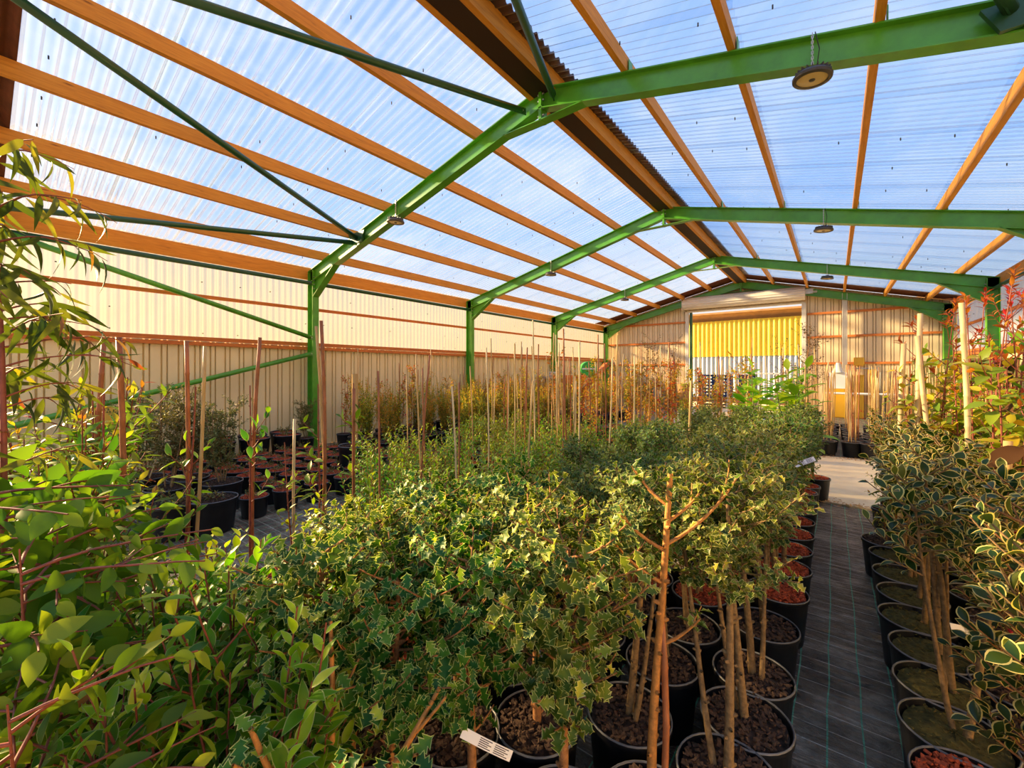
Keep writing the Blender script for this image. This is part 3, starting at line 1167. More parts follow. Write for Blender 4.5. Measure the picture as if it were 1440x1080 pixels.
def trunk(p, h, r0, r1, lean=0.05, seg=8, n=8, knobs=0, base=(0, 0, 0)):
    d = np.array([p.r.normal(0, lean), p.r.normal(0, lean), 1.0])
    pts = p.shoot(base, d, h, seg, up=0.3, wob=0.05, r0=r0, r1=r1, n=n)
    for _ in range(knobs):
        i = p.r.integers(0, seg - 1)
        c = pts[i] + (pts[i + 1] - pts[i]) * p.r.uniform()
        a = p.r.uniform(0, 6.28)
        e = np.array([math.cos(a), math.sin(a), 0.3])
        p.tubes.append(([c, c + e * r0 * 1.0, c + e * r0 * 1.5], [r0 * 0.5, r0 * 0.45, r0 * 0.2], 5))
    return pts


def at(pts, z):
    for a, b in zip(pts, pts[1:]):
        if a[2] <= z <= b[2]:
            return a + (b - a) * (z - a[2]) / max(b[2] - a[2], 1e-6)
    return np.array(pts[-1])


def holly_spiny(p):
    """holly with pale-edged spiny leaves on a clean brown stem"""
    h = p.r.uniform(0.82, 0.92)
    t = trunk(p, h, 0.018, 0.006, 0.04, 9, 9, knobs=18)
    for k in range(58):
        z = h * (0.36 + 0.63 * k / 57) + p.r.uniform(-.02, .02)
        ln = 0.27 * math.sin(PI * min(1, (0.16 + 0.80 * (1 - (z / h - 0.36) / 0.64)))) ** 0.7 * p.r.uniform(0.6, 1.15) + 0.03
        a = p.r.uniform(0, 6.28)
        b = p.shoot(at(t, z), (math.cos(a), math.sin(a), 0.35), ln, 4, 0.2, 0.15, 0.0045, 0.0022, 5)
        p.leaves(b, 0.019, 0.054, 1.15, 0.18, 1.0, 0.3, 0.6, tip_tint=(0.9, 0.3, 1.0), tint=(0, 0.85))
        if ln > 0.18:
            c = p.shoot(b[2], (math.cos(a + 0.9), math.sin(a + 0.9), 0.5), ln * 0.5, 3, 0.2, 0.15, 0.003, 0.002, 4)
            p.leaves(c, 0.019, 0.05, 1.15, 0.2, 1.0, 0.3, 0.6, tint=(0, 0.9))


save('holly_spiny', (1, 2, 3, 4), holly_spiny, T_SPINY, ['holly_green', 'holly_rim'], 'stem_brown')


def holly_fine(p):
    """dense small-leaved holly standard"""
    h = p.r.uniform(0.86, 0.98)
    lo = p.r.uniform(0.28, 0.36)
    t = trunk(p, h, 0.014, 0.005, 0.05, 8, 8, knobs=10)
    if p.r.random() < 0.6:
        trunk(p, h * 0.7, 0.011, 0.004, 0.09, 6, 7, base=(0.03, 0.01, 0))
    for k in range(60):
        z = h * (lo + (1 - lo) * k / 59)
        f = (z / h - lo) / (1 - lo)
        ln = 0.25 * math.sin(PI * (0.12 + 0.76 * (1 - f))) * p.r.uniform(0.55, 1.15) + 0.04
        a = p.r.uniform(0, 6.28)
        b = p.shoot(at(t, z), (math.cos(a), math.sin(a), 0.5), ln, 4, 0.25, 0.2, 0.003, 0.0015, 4)
        p.leaves(b, 0.0135, 0.036, 1.1, 0.1, 1.0, 0.35, 0.5)
        if ln > 0.14:
            for s in (-0.8, 0.8):
                c = p.shoot(b[2], (math.cos(a + s), math.sin(a + s), 0.7), ln * 0.5, 3, 0.2, 0.2, 0.002, 0.0012, 4)
                p.leaves(c, 0.0135, 0.034, 1.1, 0.1, 1.0, 0.35, 0.5)


save('holly_fine', (11, 12, 13, 14), holly_fine, T_FINE, ['fine_holly', 'fine_rim'], 'stem_grey')


def bay(p, n=19, hmax=0.85, size=0.078, spread=0.13):
    for k in range(n):
        a = p.r.uniform(0, 6.28)
        rr_ = p.r.uniform(0, spread * 0.6)
        h = hmax * p.r.uniform(0.5, 1.05)
        o = (rr_ * math.cos(a), rr_ * math.sin(a), 0)
        b = p.shoot(o, (math.cos(a) * spread * 2.2, math.sin(a) * spread * 2.2, 1.0), h, 8, 0.2, 0.12, 0.005, 0.002, 5)
        p.leaves(b, 0.026, size, 0.95, 0.22, 1.0, 0.22, 0.45, tip_tint=(0.88, 0.6, 1.0), tint=(0.05, 0.9))
        for _ in range(3):
            i = p.r.integers(2, 7)
            a2 = a + p.r.normal(0, 1.2)
            c = p.shoot(b[i], (math.cos(a2), math.sin(a2), 0.8), h * 0.28, 4, 0.25, 0.15, 0.003, 0.0015, 4)
            p.leaves(c, 0.024, size * 0.92, 0.95, 0.2, 1.0, 0.22, 0.45, tip_tint=(0.85, 0.6, 1.0), tint=(0.05, 0.9))


save('bay', (21, 22, 23), bay, T_BAY, ['bay_green', 'bay_rim'], 'stem_red')
save('viburnum', (24, 25, 26), lambda p: bay(p, 14, 0.86, 0.058, 0.12), T_BAY, ['bay_green', 'bay_rim'], 'stem_brown')


def gum_round(p):
    """broad leaved eucalyptus, arching red twigs with hanging oval leaves"""
    t = trunk(p, 0.97, 0.010, 0.0018, 0.08, 7, 7)
    for k in range(32):
        a = p.r.uniform(0, 6.28)
        z = 0.2 + 0.73 * k / 31
        ln = p.r.uniform(0.22, 0.42)
        b = p.shoot(at(t, z), (math.cos(a), math.sin(a), 0.25), ln, 6, -0.12, 0.12, 0.0045, 0.002, 5)
        p.leaves(b, 0.034, 0.078, 1.0, 0.2, 1.0, 0.3, 0.4, 0.45, tip_tint=(0.9, 0.7, 1.0), tint=(0.1, 0.95))
        c = p.shoot(b[3], (math.cos(a + 0.8), math.sin(a + 0.8), 0.1), ln * 0.5, 4, -0.1, 0.12, 0.003, 0.0015, 4)
        p.leaves(c, 0.034, 0.072, 1.0, 0.2, 1.0, 0.3, 0.4, 0.45, tint=(0.1, 0.95))


save('gum_round', (31, 32), gum_round, T_GUM, ['gum_green'], 'stem_red')


def gum_narrow(p):
    """tall weeping eucalyptus with long sickle leaves near the top"""
    t = trunk(p, 1.95, 0.012, 0.004, 0.02, 10, 7)
    for k in range(34):
        a = p.r.uniform(0, 6.28)
        z = 0.95 + 0.98 * (k / 33) ** 0.8
        ln = p.r.uniform(0.15, 0.33)
        b = p.shoot(at(t, z), (math.cos(a), math.sin(a), 0.55), ln, 6, -0.35, 0.14, 0.004, 0.0012, 4)
        p.leaves(b, 0.028, 0.125, 1.0, 0.25, 1.0, 0.25, 0.2, 0.9, tip_tint=(0.85, 0.6, 1.0), tint=(0, 0.95))
        c = p.shoot(b[3], (math.cos(a + 0.7), math.sin(a + 0.7), 0.2), ln * 0.6, 4, -0.35, 0.14, 0.003, 0.001, 4)
        p.leaves(c, 0.04, 0.12, 1.0, 0.2, 1.0, 0.25, 0.2, 0.9, tint=(0, 0.95))


save('gum_narrow', (33, 34), gum_narrow, T_NARROW, ['gum_narrow'], 'stem_red')


def laurel(p):
    """strawberry-tree like bush, long toothed leaves round upright shoots"""
    for k in range(11):
        a = p.r.uniform(0, 6.28)
        h = p.r.uniform(0.7, 1.25)
        b = p.shoot((0.05 * math.cos(a), 0.05 * math.sin(a), 0), (0.3 * math.cos(a), 0.3 * math.sin(a), 1), h, 8, 0.2, 0.1, 0.007, 0.0025, 6)
        p.leaves(b, 0.03, 0.10, 1.0, 0.28, 1.0, 0.25, 0.4, 0.1, tip_tint=(0.93, 0.7, 1.0), tint=(0.05, 0.93))
        for _ in range(4):
            i = p.r.integers(2, 7)
            a2 = a + p.r.normal(0, 1.3)
            c = p.shoot(b[i], (math.cos(a2), math.sin(a2), 0.7), 0.3 * p.r.uniform(0.6, 1.2), 4, 0.2, 0.15, 0.004, 0.002, 5)
            p.leaves(c, 0.028, 0.095, 1.0, 0.2, 1.0, 0.25, 0.4, 0.1, tip_tint=(0.9, 0.65, 1.0), tint=(0.05, 0.93))


save('laurel', (41, 42), laurel, T_LONG, ['laurel_green'], 'stem_red')


def varieg(p):
    """holly with broad cream-edged leaves on upright brown stems"""
    h = p.r.uniform(0.85, 0.98)
    ts = [trunk(p, h, 0.013, 0.005, 0.06, 8, 8, knobs=8), trunk(p, h * 0.85, 0.010, 0.004, 0.10, 7, 7, base=(0.03, 0.02, 0))]
    for k in range(44):
        t = ts[k % 2]
        z = h * (0.16 + 0.82 * k / 43)
        z = min(z, t[-1][2] * 0.98)
        ln = p.r.uniform(0.10, 0.26)
        a = p.r.uniform(0, 6.28)
        b = p.shoot(at(t, z), (math.cos(a), math.sin(a), 0.45), ln, 4, 0.25, 0.15, 0.004, 0.002, 5)
        p.leaves(b, 0.023, 0.062, 1.05, 0.2, 1.0, 0.25, 0.5, tint=(0, 0.95))


save('varieg', (51, 52, 53, 54), varieg, T_ROUND, ['varieg_green', 'cream_rim'], 'stem_brown')


def varieg_fine(p):
    h = p.r.uniform(0.9, 1.02)
    t = trunk(p, h, 0.013, 0.005, 0.05, 8, 8, knobs=8)
    for k in range(56):
        z = h * (0.3 + 0.69 * k / 55)
        ln = p.r.uniform(0.10, 0.24)
        a = p.r.uniform(0, 6.28)
        b = p.shoot(at(t, z), (math.cos(a), math.sin(a), 0.5), ln, 4, 0.25, 0.18, 0.003, 0.0018, 4)
        p.leaves(b, 0.015, 0.045, 1.05, 0.1, 1.0, 0.3, 0.5, tint=(0, 0.95))


save('varieg_fine', (55, 56), varieg_fine, T_ROUND, ['varieg_green', 'cream_rim'], 'stem_brown')


def photinia(p, hh=1.62):
    """tall loose shrub with yellow-green leaves and red tips"""
    for k in range(3):
        a = p.r.uniform(0, 6.28)
        h = hh * p.r.uniform(0.8, 1.04)
        b = p.shoot((0.03 * math.cos(a), 0.03 * math.sin(a), 0), (0.08 * math.cos(a), 0.08 * math.sin(a), 1), h, 12, 0.25, 0.06, 0.009, 0.003, 6)
        p.leaves(b, 0.035, 0.10, 1.1, 0.35, 0.97, 0.3, 0.3, 0.2, tint=(0.05, 1.0))
        for _ in range(9):
            i = p.r.integers(5, 11)
            a2 = p.r.uniform(0, 6.28)
            c = p.shoot(b[i], (math.cos(a2), math.sin(a2), 0.6), 0.26 * p.r.uniform(0.5, 1.2), 5, 0.2, 0.15, 0.0035, 0.0018, 5)
            p.leaves(c, 0.03, 0.09, 1.1, 0.3, 1.0, 0.3, 0.3, 0.25, tint=(0.05, 1.0))


save('photinia', (61, 62, 63), photinia, T_GUM, ['photinia_leaf'], 'stem_red')


def red_tips(p, hh=2.02):
    for k in range(2):
        a = p.r.uniform(0, 6.28)
        h = hh * (0.93 if k else 1.0)
        b = p.shoot((0.02 * math.cos(a), 0.02 * math.sin(a), 0), (0.05 * math.cos(a), 0.05 * math.sin(a), 1), h, 12, 0.25, 0.05, 0.007, 0.003, 6, keep=True)
        p.leaves(b, 0.009, 0.075, 0.75, 0.93, 1.0, 0.2, 0.8)
        for _ in range(6):
            i = p.r.integers(7, 12)
            a2 = p.r.uniform(0, 6.28)
            c = p.shoot(b[i], (math.cos(a2), math.sin(a2), 0.9), 0.2, 4, 0.3, 0.15, 0.003, 0.0018, 5)
            p.leaves(c, 0.011, 0.06, 0.75, 0.65, 1.0, 0.2, 0.8)


save('red_tips', (64, 65), red_tips, T_LONG, ['red_shoot'], 'stem_red', 'shoot_stem', 'red_leaves')


def staked(p, hh=1.3, size=0.10, dense=1.0):
    """young tree tied to a cane, sparse large leaves low down"""
    t = trunk(p, hh, 0.008, 0.004, 0.015, 10, 7, knobs=16)
    for k in range(int(9 * dense)):
        z = hh * p.r.uniform(0.12, 0.75)
        a = p.r.uniform(0, 6.28)
        b = p.shoot(at(t, z), (math.cos(a), math.sin(a), 0.9), p.r.uniform(0.08, 0.22), 4, 0.2, 0.15, 0.003, 0.0018, 5)
        p.leaves(b, 0.045, size, 1.0, 0.3, 1.0, 0.3, 0.5, 0.1, tint=(0.1, 0.9))


save('staked', (71, 72, 73), staked, T_BAY, ['bay_green', 'bay_rim'], 'stem_red')


def feather(p, hh=1.15):
    """narrow feathery shrub with upright wands"""
    for k in range(11):
        a = p.r.uniform(0, 6.28)
        h = hh * p.r.uniform(0.55, 1.1)
        b = p.shoot((0.02 * math.cos(a), 0.02 * math.sin(a), 0), (0.15 * math.cos(a), 0.15 * math.sin(a), 1), h, 8, 0.25, 0.07, 0.004, 0.0015, 4)
        p.leaves(b, 0.013, 0.052, 0.9, 0.12, 1.0, 0.35, 0.4, tip_tint=(0.72, 0.5, 1.0))
        for _ in range(4):
            i = p.r.integers(1, 6)
            a2 = p.r.uniform(0, 6.28)
            c = p.shoot(b[i], (math.cos(a2), math.sin(a2), 1.2), h * 0.3, 4, 0.25, 0.1, 0.002, 0.0012, 4)
            p.leaves(c, 0.013, 0.048, 0.9, 0.15, 1.0, 0.35, 0.4, tip_tint=(0.75, 0.5, 1.0))


save('feather', (81, 82, 83), feather, T_SMALL, ['feather_green'], 'stem_brown')


def orange_sap(p, hh=1.3):
    """slim sapling with orange and yellow autumn leaves"""
    t = trunk(p, hh, 0.008, 0.003, 0.02, 9, 6)
    for k in range(26):
        z = hh * p.r.uniform(0.15, 0.98)
        a = p.r.uniform(0, 6.28)
        b = p.shoot(at(t, z), (math.cos(a), math.sin(a), 1.0), p.r.uniform(0.08, 0.24), 4, 0.2, 0.15, 0.0025, 0.0012, 4)
        p.leaves(b, 0.021, 0.07, 1.0, 0.15, 1.0, 0.35, 0.3, 0.1)


save('orange_sap', (91, 92, 93), orange_sap, T_SMALL, ['orange_leaf'], 'stem_red')


def low_plant(p):
    for k in range(14):
        a = p.r.uniform(0, 6.28)
        b = p.shoot((0, 0, 0), (math.cos(a), math.sin(a), 0.8), p.r.uniform(0.07, 0.17), 3, 0.1, 0.15, 0.002, 0.001, 4)
        p.leaves(b, 0.015, 0.036, 1.0, 0.2, 1.0, 0.3, 0.5)


save('low_plant', (101, 102, 103), low_plant, T_SMALL, ['olive_green'], 'stem_brown')


def olive_bush(p, hh=1.15):
    """rounded small-leaved evergreen standing tall on several stems"""
    for k in range(8):
        a = p.r.uniform(0, 6.28)
        h = hh * p.r.uniform(0.75, 1.05)
        b = p.shoot((0.03 * math.cos(a), 0.03 * math.sin(a), 0), (0.22 * math.cos(a), 0.22 * math.sin(a), 1), h, 8, 0.2, 0.08, 0.008, 0.003, 6)
        for j in range(24):
            i = p.r.integers(2, 8)
            a2 = p.r.uniform(0, 6.28)
            c = p.shoot(b[i], (math.cos(a2), math.sin(a2), 0.6), p.r.uniform(0.12, 0.26), 4, 0.2, 0.2, 0.003, 0.001, 4)
            p.leaves(c, 0.010, 0.042, 1.0, 0.2, 1.0, 0.35, 0.4)


save('olive_bush', (111, 112), olive_bush, T_SMALL, ['olive_green'], 'stem_grey')


def slim_tree(p, hh=2.2):
    """tall thin tree, open head of fine dark twigs"""
    t = trunk(p, hh, 0.010, 0.003, 0.02, 12, 6)
    for k in range(34):
        z = hh * p.r.uniform(0.45, 0.98)
        a = p.r.uniform(0, 6.28)
        b = p.shoot(at(t, z), (math.cos(a), math.sin(a), 0.8), p.r.uniform(0.15, 0.45), 5, 0.15, 0.2, 0.003, 0.001, 4)
        p.leaves(b, 0.03, 0.045, 1.0, 0.2, 1.0, 0.4, 0.2, 0.2)


save('slim_tree', (121, 122), slim_tree, T_SMALL, ['dark_leaf'], 'stem_brown')


def lime(p, hh=1.15):
    """large pale green leaves"""
    for k in range(4):
        a = p.r.uniform(0, 6.28)
        h = hh * p.r.uniform(0.7, 1.05)
        b = p.shoot((0.02 * math.cos(a), 0.02 * math.sin(a), 0), (0.15 * math.cos(a), 0.15 * math.sin(a), 1), h, 8, 0.25, 0.08, 0.008, 0.003, 6)
        p.leaves(b, 0.042, 0.17, 1.1, 0.35, 1.0, 0.3, 0.5, 0.1)


save('lime', (131, 132), lime, T_BIG, ['lime_leaf'], 'stem_green')


def climber(p, hh=1.2):
    """thin bare wand with a few yellowing leaves, grown up a cane"""
    t = trunk(p, hh, 0.005, 0.002, 0.015, 9, 5)
    p.leaves(t, 0.085, 0.04, 1.1, 0.1, 1.0, 0.4, 0.3)


save('climber', (141, 142, 143), climber, T_SMALL, ['orange_leaf'], 'stem_red')


def berried(p):
    h = 0.85
    t = trunk(p, h, 0.010, 0.004, 0.05, 7, 6)
    for k in range(26):
        z = h * p.r.uniform(0.25, 1)
        a = p.r.uniform(0, 6.28)
        b = p.shoot(at(t, z), (math.cos(a), math.sin(a), 0.5), p.r.uniform(0.1, 0.26), 4, 0.1, 0.18, 0.003, 0.001, 4)
        p.leaves(b, 0.022, 0.05, 1.0, 0.2, 1.0, 0.3, 0.5)


save('yellow_bush', (151, 152), berried, T_BAY, ['photinia_leaf', 'cream_rim'], 'stem_brown')


def berry_mesh(seed, n, spread):
    rr = random.Random(seed)
    q = MB()
    for _ in range(n):
        c = (rr.gauss(0, spread), rr.gauss(0, spread), rr.gauss(0, spread * 0.7))
        r = 0.0055
        q.lathe([(0, -r), (r * 0.75, -r * 0.66), (r, 0), (r * 0.75, r * 0.66), (0, r)], 7, 0, c)
    return mesh_of(q, 'berries', 'berry_red', True)


BERRY = [berry_mesh(3, 18, 0.02), berry_mesh(4, 12, 0.016)]

CANE = {}


def cane(length, r, mat, seed=0):
    k = (round(length, 2), r, mat, seed % 3)
    if k not in CANE:
        CANE[k] = cane_mesh(length, r, mat, seed % 3 + 1)
    return CANE[k]


COUNT = {}


def child(name, me, par, loc=(0, 0, 0), rot=(0, 0, 0), sc=1.0):
    o = link(bpy.data.objects.new(name, me))
    o.parent = par
    o.location = loc
    o.rotation_euler = rot
    if sc != 1.0:
        o.scale = (sc, sc, sc)
    return o


def plant(name, cat, label, x, y, species, pot='std', mulch='brown_bark', sc=1.0, rz=None, var=None, canes=(), tagged=None, group=None, berries=0, extra=(), z=0.0, zsc=None, off=(0.0, 0.0)):
    """one potted plant: an Empty at its base with pot (> mulch), stem, foliage, cane and label children"""
    k = COUNT[species] = COUNT.get(species, -1) + 1
    rz = R.uniform(0, 6.28) if rz is None else rz
    t = thing(name, label, cat, (x, y, z), 0, group)
    pr = PROTO[species]
    parts = pr[(k if var is None else var) % len(pr)]
    zs = 0.0
    if pot:
        po = child('pot', POT[pot], t, rot=(0, 0, R.uniform(0, 6.28)))
        child('mulch', MUL[pot, mulch], po, rot=(0, 0, R.uniform(0, 6.28)))
        zs = ZS[pot] - 0.02
    for nm, me in parts:
        c = child(nm, me, t, (off[0], off[1], zs), (0, 0, rz), sc)
        if zsc:
            c.scale = (sc, sc, zsc)
    for e in extra:
        for nm, me in PROTO[e][k % len(PROTO[e])]:
            child(nm, me, t, (0, 0, zs), (0, 0, rz + 1), sc)
    for (ln, rad, mat, dx, dy, tx, ty) in canes:
        child('cane', cane(ln, rad, mat, k), t, (dx, dy, zs - 0.04), (ty, tx, R.uniform(0, 6)))
    if tagged:
        lx, ly, lz, lt = tagged
        child('plant_label', STRIP, t, (lx, ly, lz), (1.1, lt, 0.65))
    for b in range(berries):
        a = R.uniform(0, 6.28)
        child('berries', BERRY[b % 2], t, (0.14 * math.cos(a), 0.14 * math.sin(a), zs + 0.85 * sc * R.uniform(0.45, 0.98)))
    return t

# ------------------------------------------------------------------ extra prototypes for pruned standards
def holly_std(p):
    """holly standard: clear grey trunk, dense small-leaved head"""
    h = p.r.uniform(0.92, 1.02)
    t = trunk(p, h, 0.017, 0.006, 0.06, 8, 9, knobs=26)
    t2 = trunk(p, h * 0.8, 0.012, 0.005, 0.11, 7, 8, knobs=14, base=(0.04, 0.015, 0))
    lo = 0.60
    for k in range(52):
        z = h * (lo + (1 - lo) * k / 51)
        f = (z / h - lo) / (1 - lo)
        ln = 0.27 * math.sin(PI * (0.14 + 0.74 * (1 - f))) * p.r.uniform(0.55, 1.2) + 0.03
        a = p.r.uniform(0, 6.28)
        b = p.shoot(at(t if k % 3 else t2, min(z, (t if k % 3 else t2)[-1][2])), (math.cos(a), math.sin(a), 0.45), ln, 4, 0.2, 0.2, 0.003, 0.0015, 4)
        p.leaves(b, 0.0135, 0.036, 1.1, 0.1, 1.0, 0.35, 0.5)
        if ln > 0.14:
            for s in (-0.8, 0.8):
                c = p.shoot(b[2], (math.cos(a + s), math.sin(a + s), 0.6), ln * 0.5, 3, 0.2, 0.2, 0.002, 0.0012, 4)
                p.leaves(c, 0.0135, 0.034, 1.1, 0.1, 1.0, 0.35, 0.5)


save('holly_std', (15, 16, 17), holly_std, T_FINE, ['fine_holly', 'fine_rim'], 'stem_grey')


def varieg_std(p):
    h = p.r.uniform(0.92, 1.0)
    ts = [trunk(p, h, 0.014, 0.005, 0.06, 8, 8, knobs=10), trunk(p, h * 0.9, 0.011, 0.004, 0.09, 7, 7, base=(0.03, 0.02, 0))]
    for k in range(40):
        t = ts[k % 2]
        z = min(h * (0.60 + 0.39 * k / 39), t[-1][2] * 0.98)
        ln = p.r.uniform(0.10, 0.25)
        a = p.r.uniform(0, 6.28)
        b = p.shoot(at(t, z), (math.cos(a), math.sin(a), 0.45), ln, 4, 0.25, 0.15, 0.004, 0.002, 5)
        p.leaves(b, 0.028, 0.06, 1.05, 0.2, 1.0, 0.25, 0.5, tint=(0, 0.95))


save('varieg_std', (57, 58, 59), varieg_std, T_ROUND, ['varieg_green', 'cream_rim'], 'stem_grey')


def brown_big(p):
    t = trunk(p, 1.28, 0.009, 0.005, 0.03, 8, 7)
    for k in range(9):
        z = 0.55 + 0.7 * k / 8
        a = 2.4 * k
        b = p.shoot(at(t, z), (math.cos(a), math.sin(a), 0.5), 0.06, 3, 0.1, 0.1, 0.003, 0.002, 5)
        p.leaves(b, 0.2, 0.19, 1.2, 0.9, 1.0, 0.2, 0.3, 0.35)


save('brown_big', (161,), brown_big, T_BIG, ['brown_leaf'], 'stem_brown')

# ------------------------------------------------------------------ where everything stands
PHI = math.radians(37.5)
SPX, CPX = math.sin(PHI), math.cos(PHI)


def view(X, Y):
    """depth ahead of the photographer and sideways tangent of a floor point"""
    d = -X * SPX + Y * CPX
    return d, (X * CPX + Y * SPX) / max(d, 1e-6)


def spot(u, d):
    """floor point at depth d and tangent u=(column-720)/590"""
    l = d * (u - 720) / 590.0
    return l * CPX - d * SPX, l * SPX + d * CPX


ORDN = ['first', 'second', 'third', 'fourth', 'fifth', 'sixth', 'seventh', 'eighth', 'ninth', 'tenth', 'eleventh', 'twelfth', 'thirteenth', 'fourteenth', 'fifteenth', 'sixteenth']


def J(s=0.04):
    return R.uniform(-s, s)


# --- row of potted standards along the left edge of the aisle
ya = [1.57, 1.87, 2.17, 2.62, 3.08, 3.48, 3.86, 4.24, 4.62, 5.0, 5.38, 5.76, 6.12]
for i, y in enumerate(ya):
    red = i >= 4
    lab = '%s holly standard from the front along the left aisle edge, %s' % (ORDN[i], 'red-barked pot' if red else 'brown-mulched pot')
    plant('holly_standard', 'holly', lab.replace(', red-barked pot', ', white tag') if i == 4 else lab, -0.29 + J(.015), y, 'holly_std' if i < 7 else 'holly_fine', 'std', 'red_bark' if red else 'brown_bark', 1.0, group='hollies lining the left aisle edge', tagged=(0.08, -0.2, 1.10, -0.35) if i == 4 else None)

# --- second, third and fourth rows behind it
rowname = {-0.64: 'second', -0.99: 'third', -1.34: 'fourth'}
for X in (-0.64, -0.99, -1.34):
    ys = [1.62, 2.0, 2.38, 2.76, 3.14, 3.52, 3.9, 4.28, 4.66, 5.04, 5.42, 5.8, 6.16]
    if X < -0.7:
        ys = ys[1:]
    if X < -1.1:
        ys = ys[1:]
    for i, y in enumerate(ys):
        tg = None
        if X == -0.64 and i == 1:
            tg = (0.05, -0.03, 0.80, 0.75)
        if X == -0.64 and i == 8:
            tg = (0.1, -0.12, 1.2, -0.3)
        lab = '%s small-leaved holly from the front in the %s row left of the aisle%s' % (ORDN[i], rowname[X], ', white-tagged' if tg else '')
        sp = 'holly_std' if (X == -0.64 and i < 4) else 'holly_fine'
        cn = []
        if X == -0.99 and i == 5:
            cn = [(1.35, 0.010, 'cane_tan', -0.03, 0.02, 0.03, 0.01)]
        plant('holly_shrub', 'holly', lab, X + J(.02), y + J(.02), sp, 'std', 'red_bark' if y > 2.5 else 'brown_bark', R.uniform(0.84, 0.98), canes=cn, tagged=tg, group='small-leaved hollies in rows left of the aisle')

# --- spiny hollies right in front of the photographer
front = [(-0.66, 1.12, 'right-hand foremost spiny holly, trunk bare below the head'),
         (-0.86, 0.93, 'foremost spiny holly in front centre, white label strip hanging low on it'),
         (-1.05, 0.74, 'spiny holly left of front centre, next left of the white-labelled one'),
         (-1.22, 0.66, 'spiny holly beside the laurel-leaved bushes, low forked branches'),
         (-0.92, 1.36, 'spiny holly in the second rank behind the thick-trunked foremost one'),
         (-1.14, 1.14, 'spiny holly in the second rank, left neighbour of the one behind the thick trunk'),
         (-1.38, 0.96, 'spiny holly in the second rank nearest the laurel-leaved bushes'),
         (-1.22, 1.56, 'spiny holly in the third rank, right of two'),
         (-1.50, 1.36, 'spiny holly in the third rank, left of two')]
for i, (x, y, lab) in enumerate(front):
    tg = (0.05, -0.10, 0.66, 0.5) if i == 1 else None
    plant('spiny_holly', 'holly', lab, x, y, 'holly_spiny', 'std', 'brown_bark', [0.98, 0.95, 0.93, 0.93, 0.97, 0.97, 0.97, 0.94, 0.94][i], tagged=tg, group='spiny hollies in the foreground')



def bare_sap(p):
    t = trunk(p, 1.08, 0.016, 0.008, 0.006, 9, 9, knobs=16)
    for z, a, l_ in ((0.86, 0.65, 0.30), (0.84, 3.7, 0.18), (0.74, 3.9, 0.24), (0.93, 0.9, 0.14), (0.55, 0.4, 0.16), (0.98, 3.2, 0.14)):
        b_ = p.shoot(at(t, z), (math.cos(a), math.sin(a), 0.4), l_, 6, 0.35, 0.08, 0.0065, 0.003, 6)
        p.leaves(b_, 0.012, 0.045, 1.1, 0.7, 1.0, 0.3, 0.5)
        c_ = p.shoot(b_[4], (math.cos(a + 0.6), math.sin(a + 0.6), 0.9), l_ * 0.5, 4, 0.3, 0.1, 0.003, 0.0015, 5)
        p.leaves(c_, 0.012, 0.042, 1.1, 0.1, 1.0, 0.3, 0.5)
    p.leaves(t, 0.009, 0.05, 1.1, 0.86, 1.0, 0.3, 0.5)


save('bare_sap', (18,), bare_sap, T_FINE, ['fine_holly', 'fine_rim'], 'stem_orange')
plant('bare_holly', 'holly', 'nearly bare orange-stemmed holly sapling with spreading branches left of the aisle', -0.45, 1.30, 'bare_sap', 'std', 'brown_bark', 1.0, canes=[(0.7, 0.010, 'cane_red', 0.025, 0.01, 0.0, 0.0)], rz=0.0)



def forked(p):
    t = trunk(p, 0.3, 0.017, 0.014, 0.02, 4, 8, knobs=5)
    for a, l_, e in ((0.5, 0.48, 1.5), (3.6, 0.44, 1.3), (2.2, 0.42, 1.8), (5.2, 0.40, 1.1), (0.1, 0.34, 0.7), (4.2, 0.36, 0.9)):
        b_ = p.shoot(t[-1 if e > 1 else 2], (math.cos(a), math.sin(a), e), l_, 7, 0.2, 0.09, 0.011, 0.005, 7)
        for k_ in (2, 4, 5):
            a2 = a + p.r.normal(0, 1.2)
            c_ = p.shoot(b_[k_], (math.cos(a2), math.sin(a2), 0.8), 0.12, 4, 0.2, 0.12, 0.005, 0.003, 5)
            p.leaves(c_, 0.014, 0.05, 1.1, 0.6, 1.0, 0.3, 0.5)
        p.leaves(b_, 0.014, 0.052, 1.1, 0.82, 1.0, 0.3, 0.5)


save('forked', (19,), forked, T_SPINY, ['holly_green', 'holly_rim'], 'stem_orange')
x, y = spot(472, 0.93)
plant('pruned_holly', 'holly', 'hard-pruned holly with bare forked orange-brown branches at the very front', x, y, 'forked', 'std', 'brown_bark', 1.0)

# --- laurel-leaved bushes, bottom left
bays = [(300, 1.22, 1.04), (225, 1.12, 0.96), (385, 1.28, 1.06), (345, 0.98, 0.98), (255, 0.92, 0.95), (330, 1.45, 1.0), (180, 1.3, 0.92)]
for i, (u, d_, s_) in enumerate(bays):
    x, y = spot(u, d_)
    lab = ['laurel-leaved bush in the middle of the foreground clump', 'laurel-leaved bush next to the eucalyptus, back of the clump', 'laurel-leaved bush touching the left spiny holly',
           'laurel-leaved bush at the front of the clump, middle one', 'laurel-leaved bush at the front of the clump under the eucalyptus', 'laurel-leaved bush at the very back of the clump, nearest the open fabric', 'laurel-leaved bush behind the eucalyptus twigs'][i]
    plant('laurel_bush', 'bush', lab, x, y, 'bay', 'std', 'brown_bark', s_, group='laurel-leaved bushes in the left foreground')

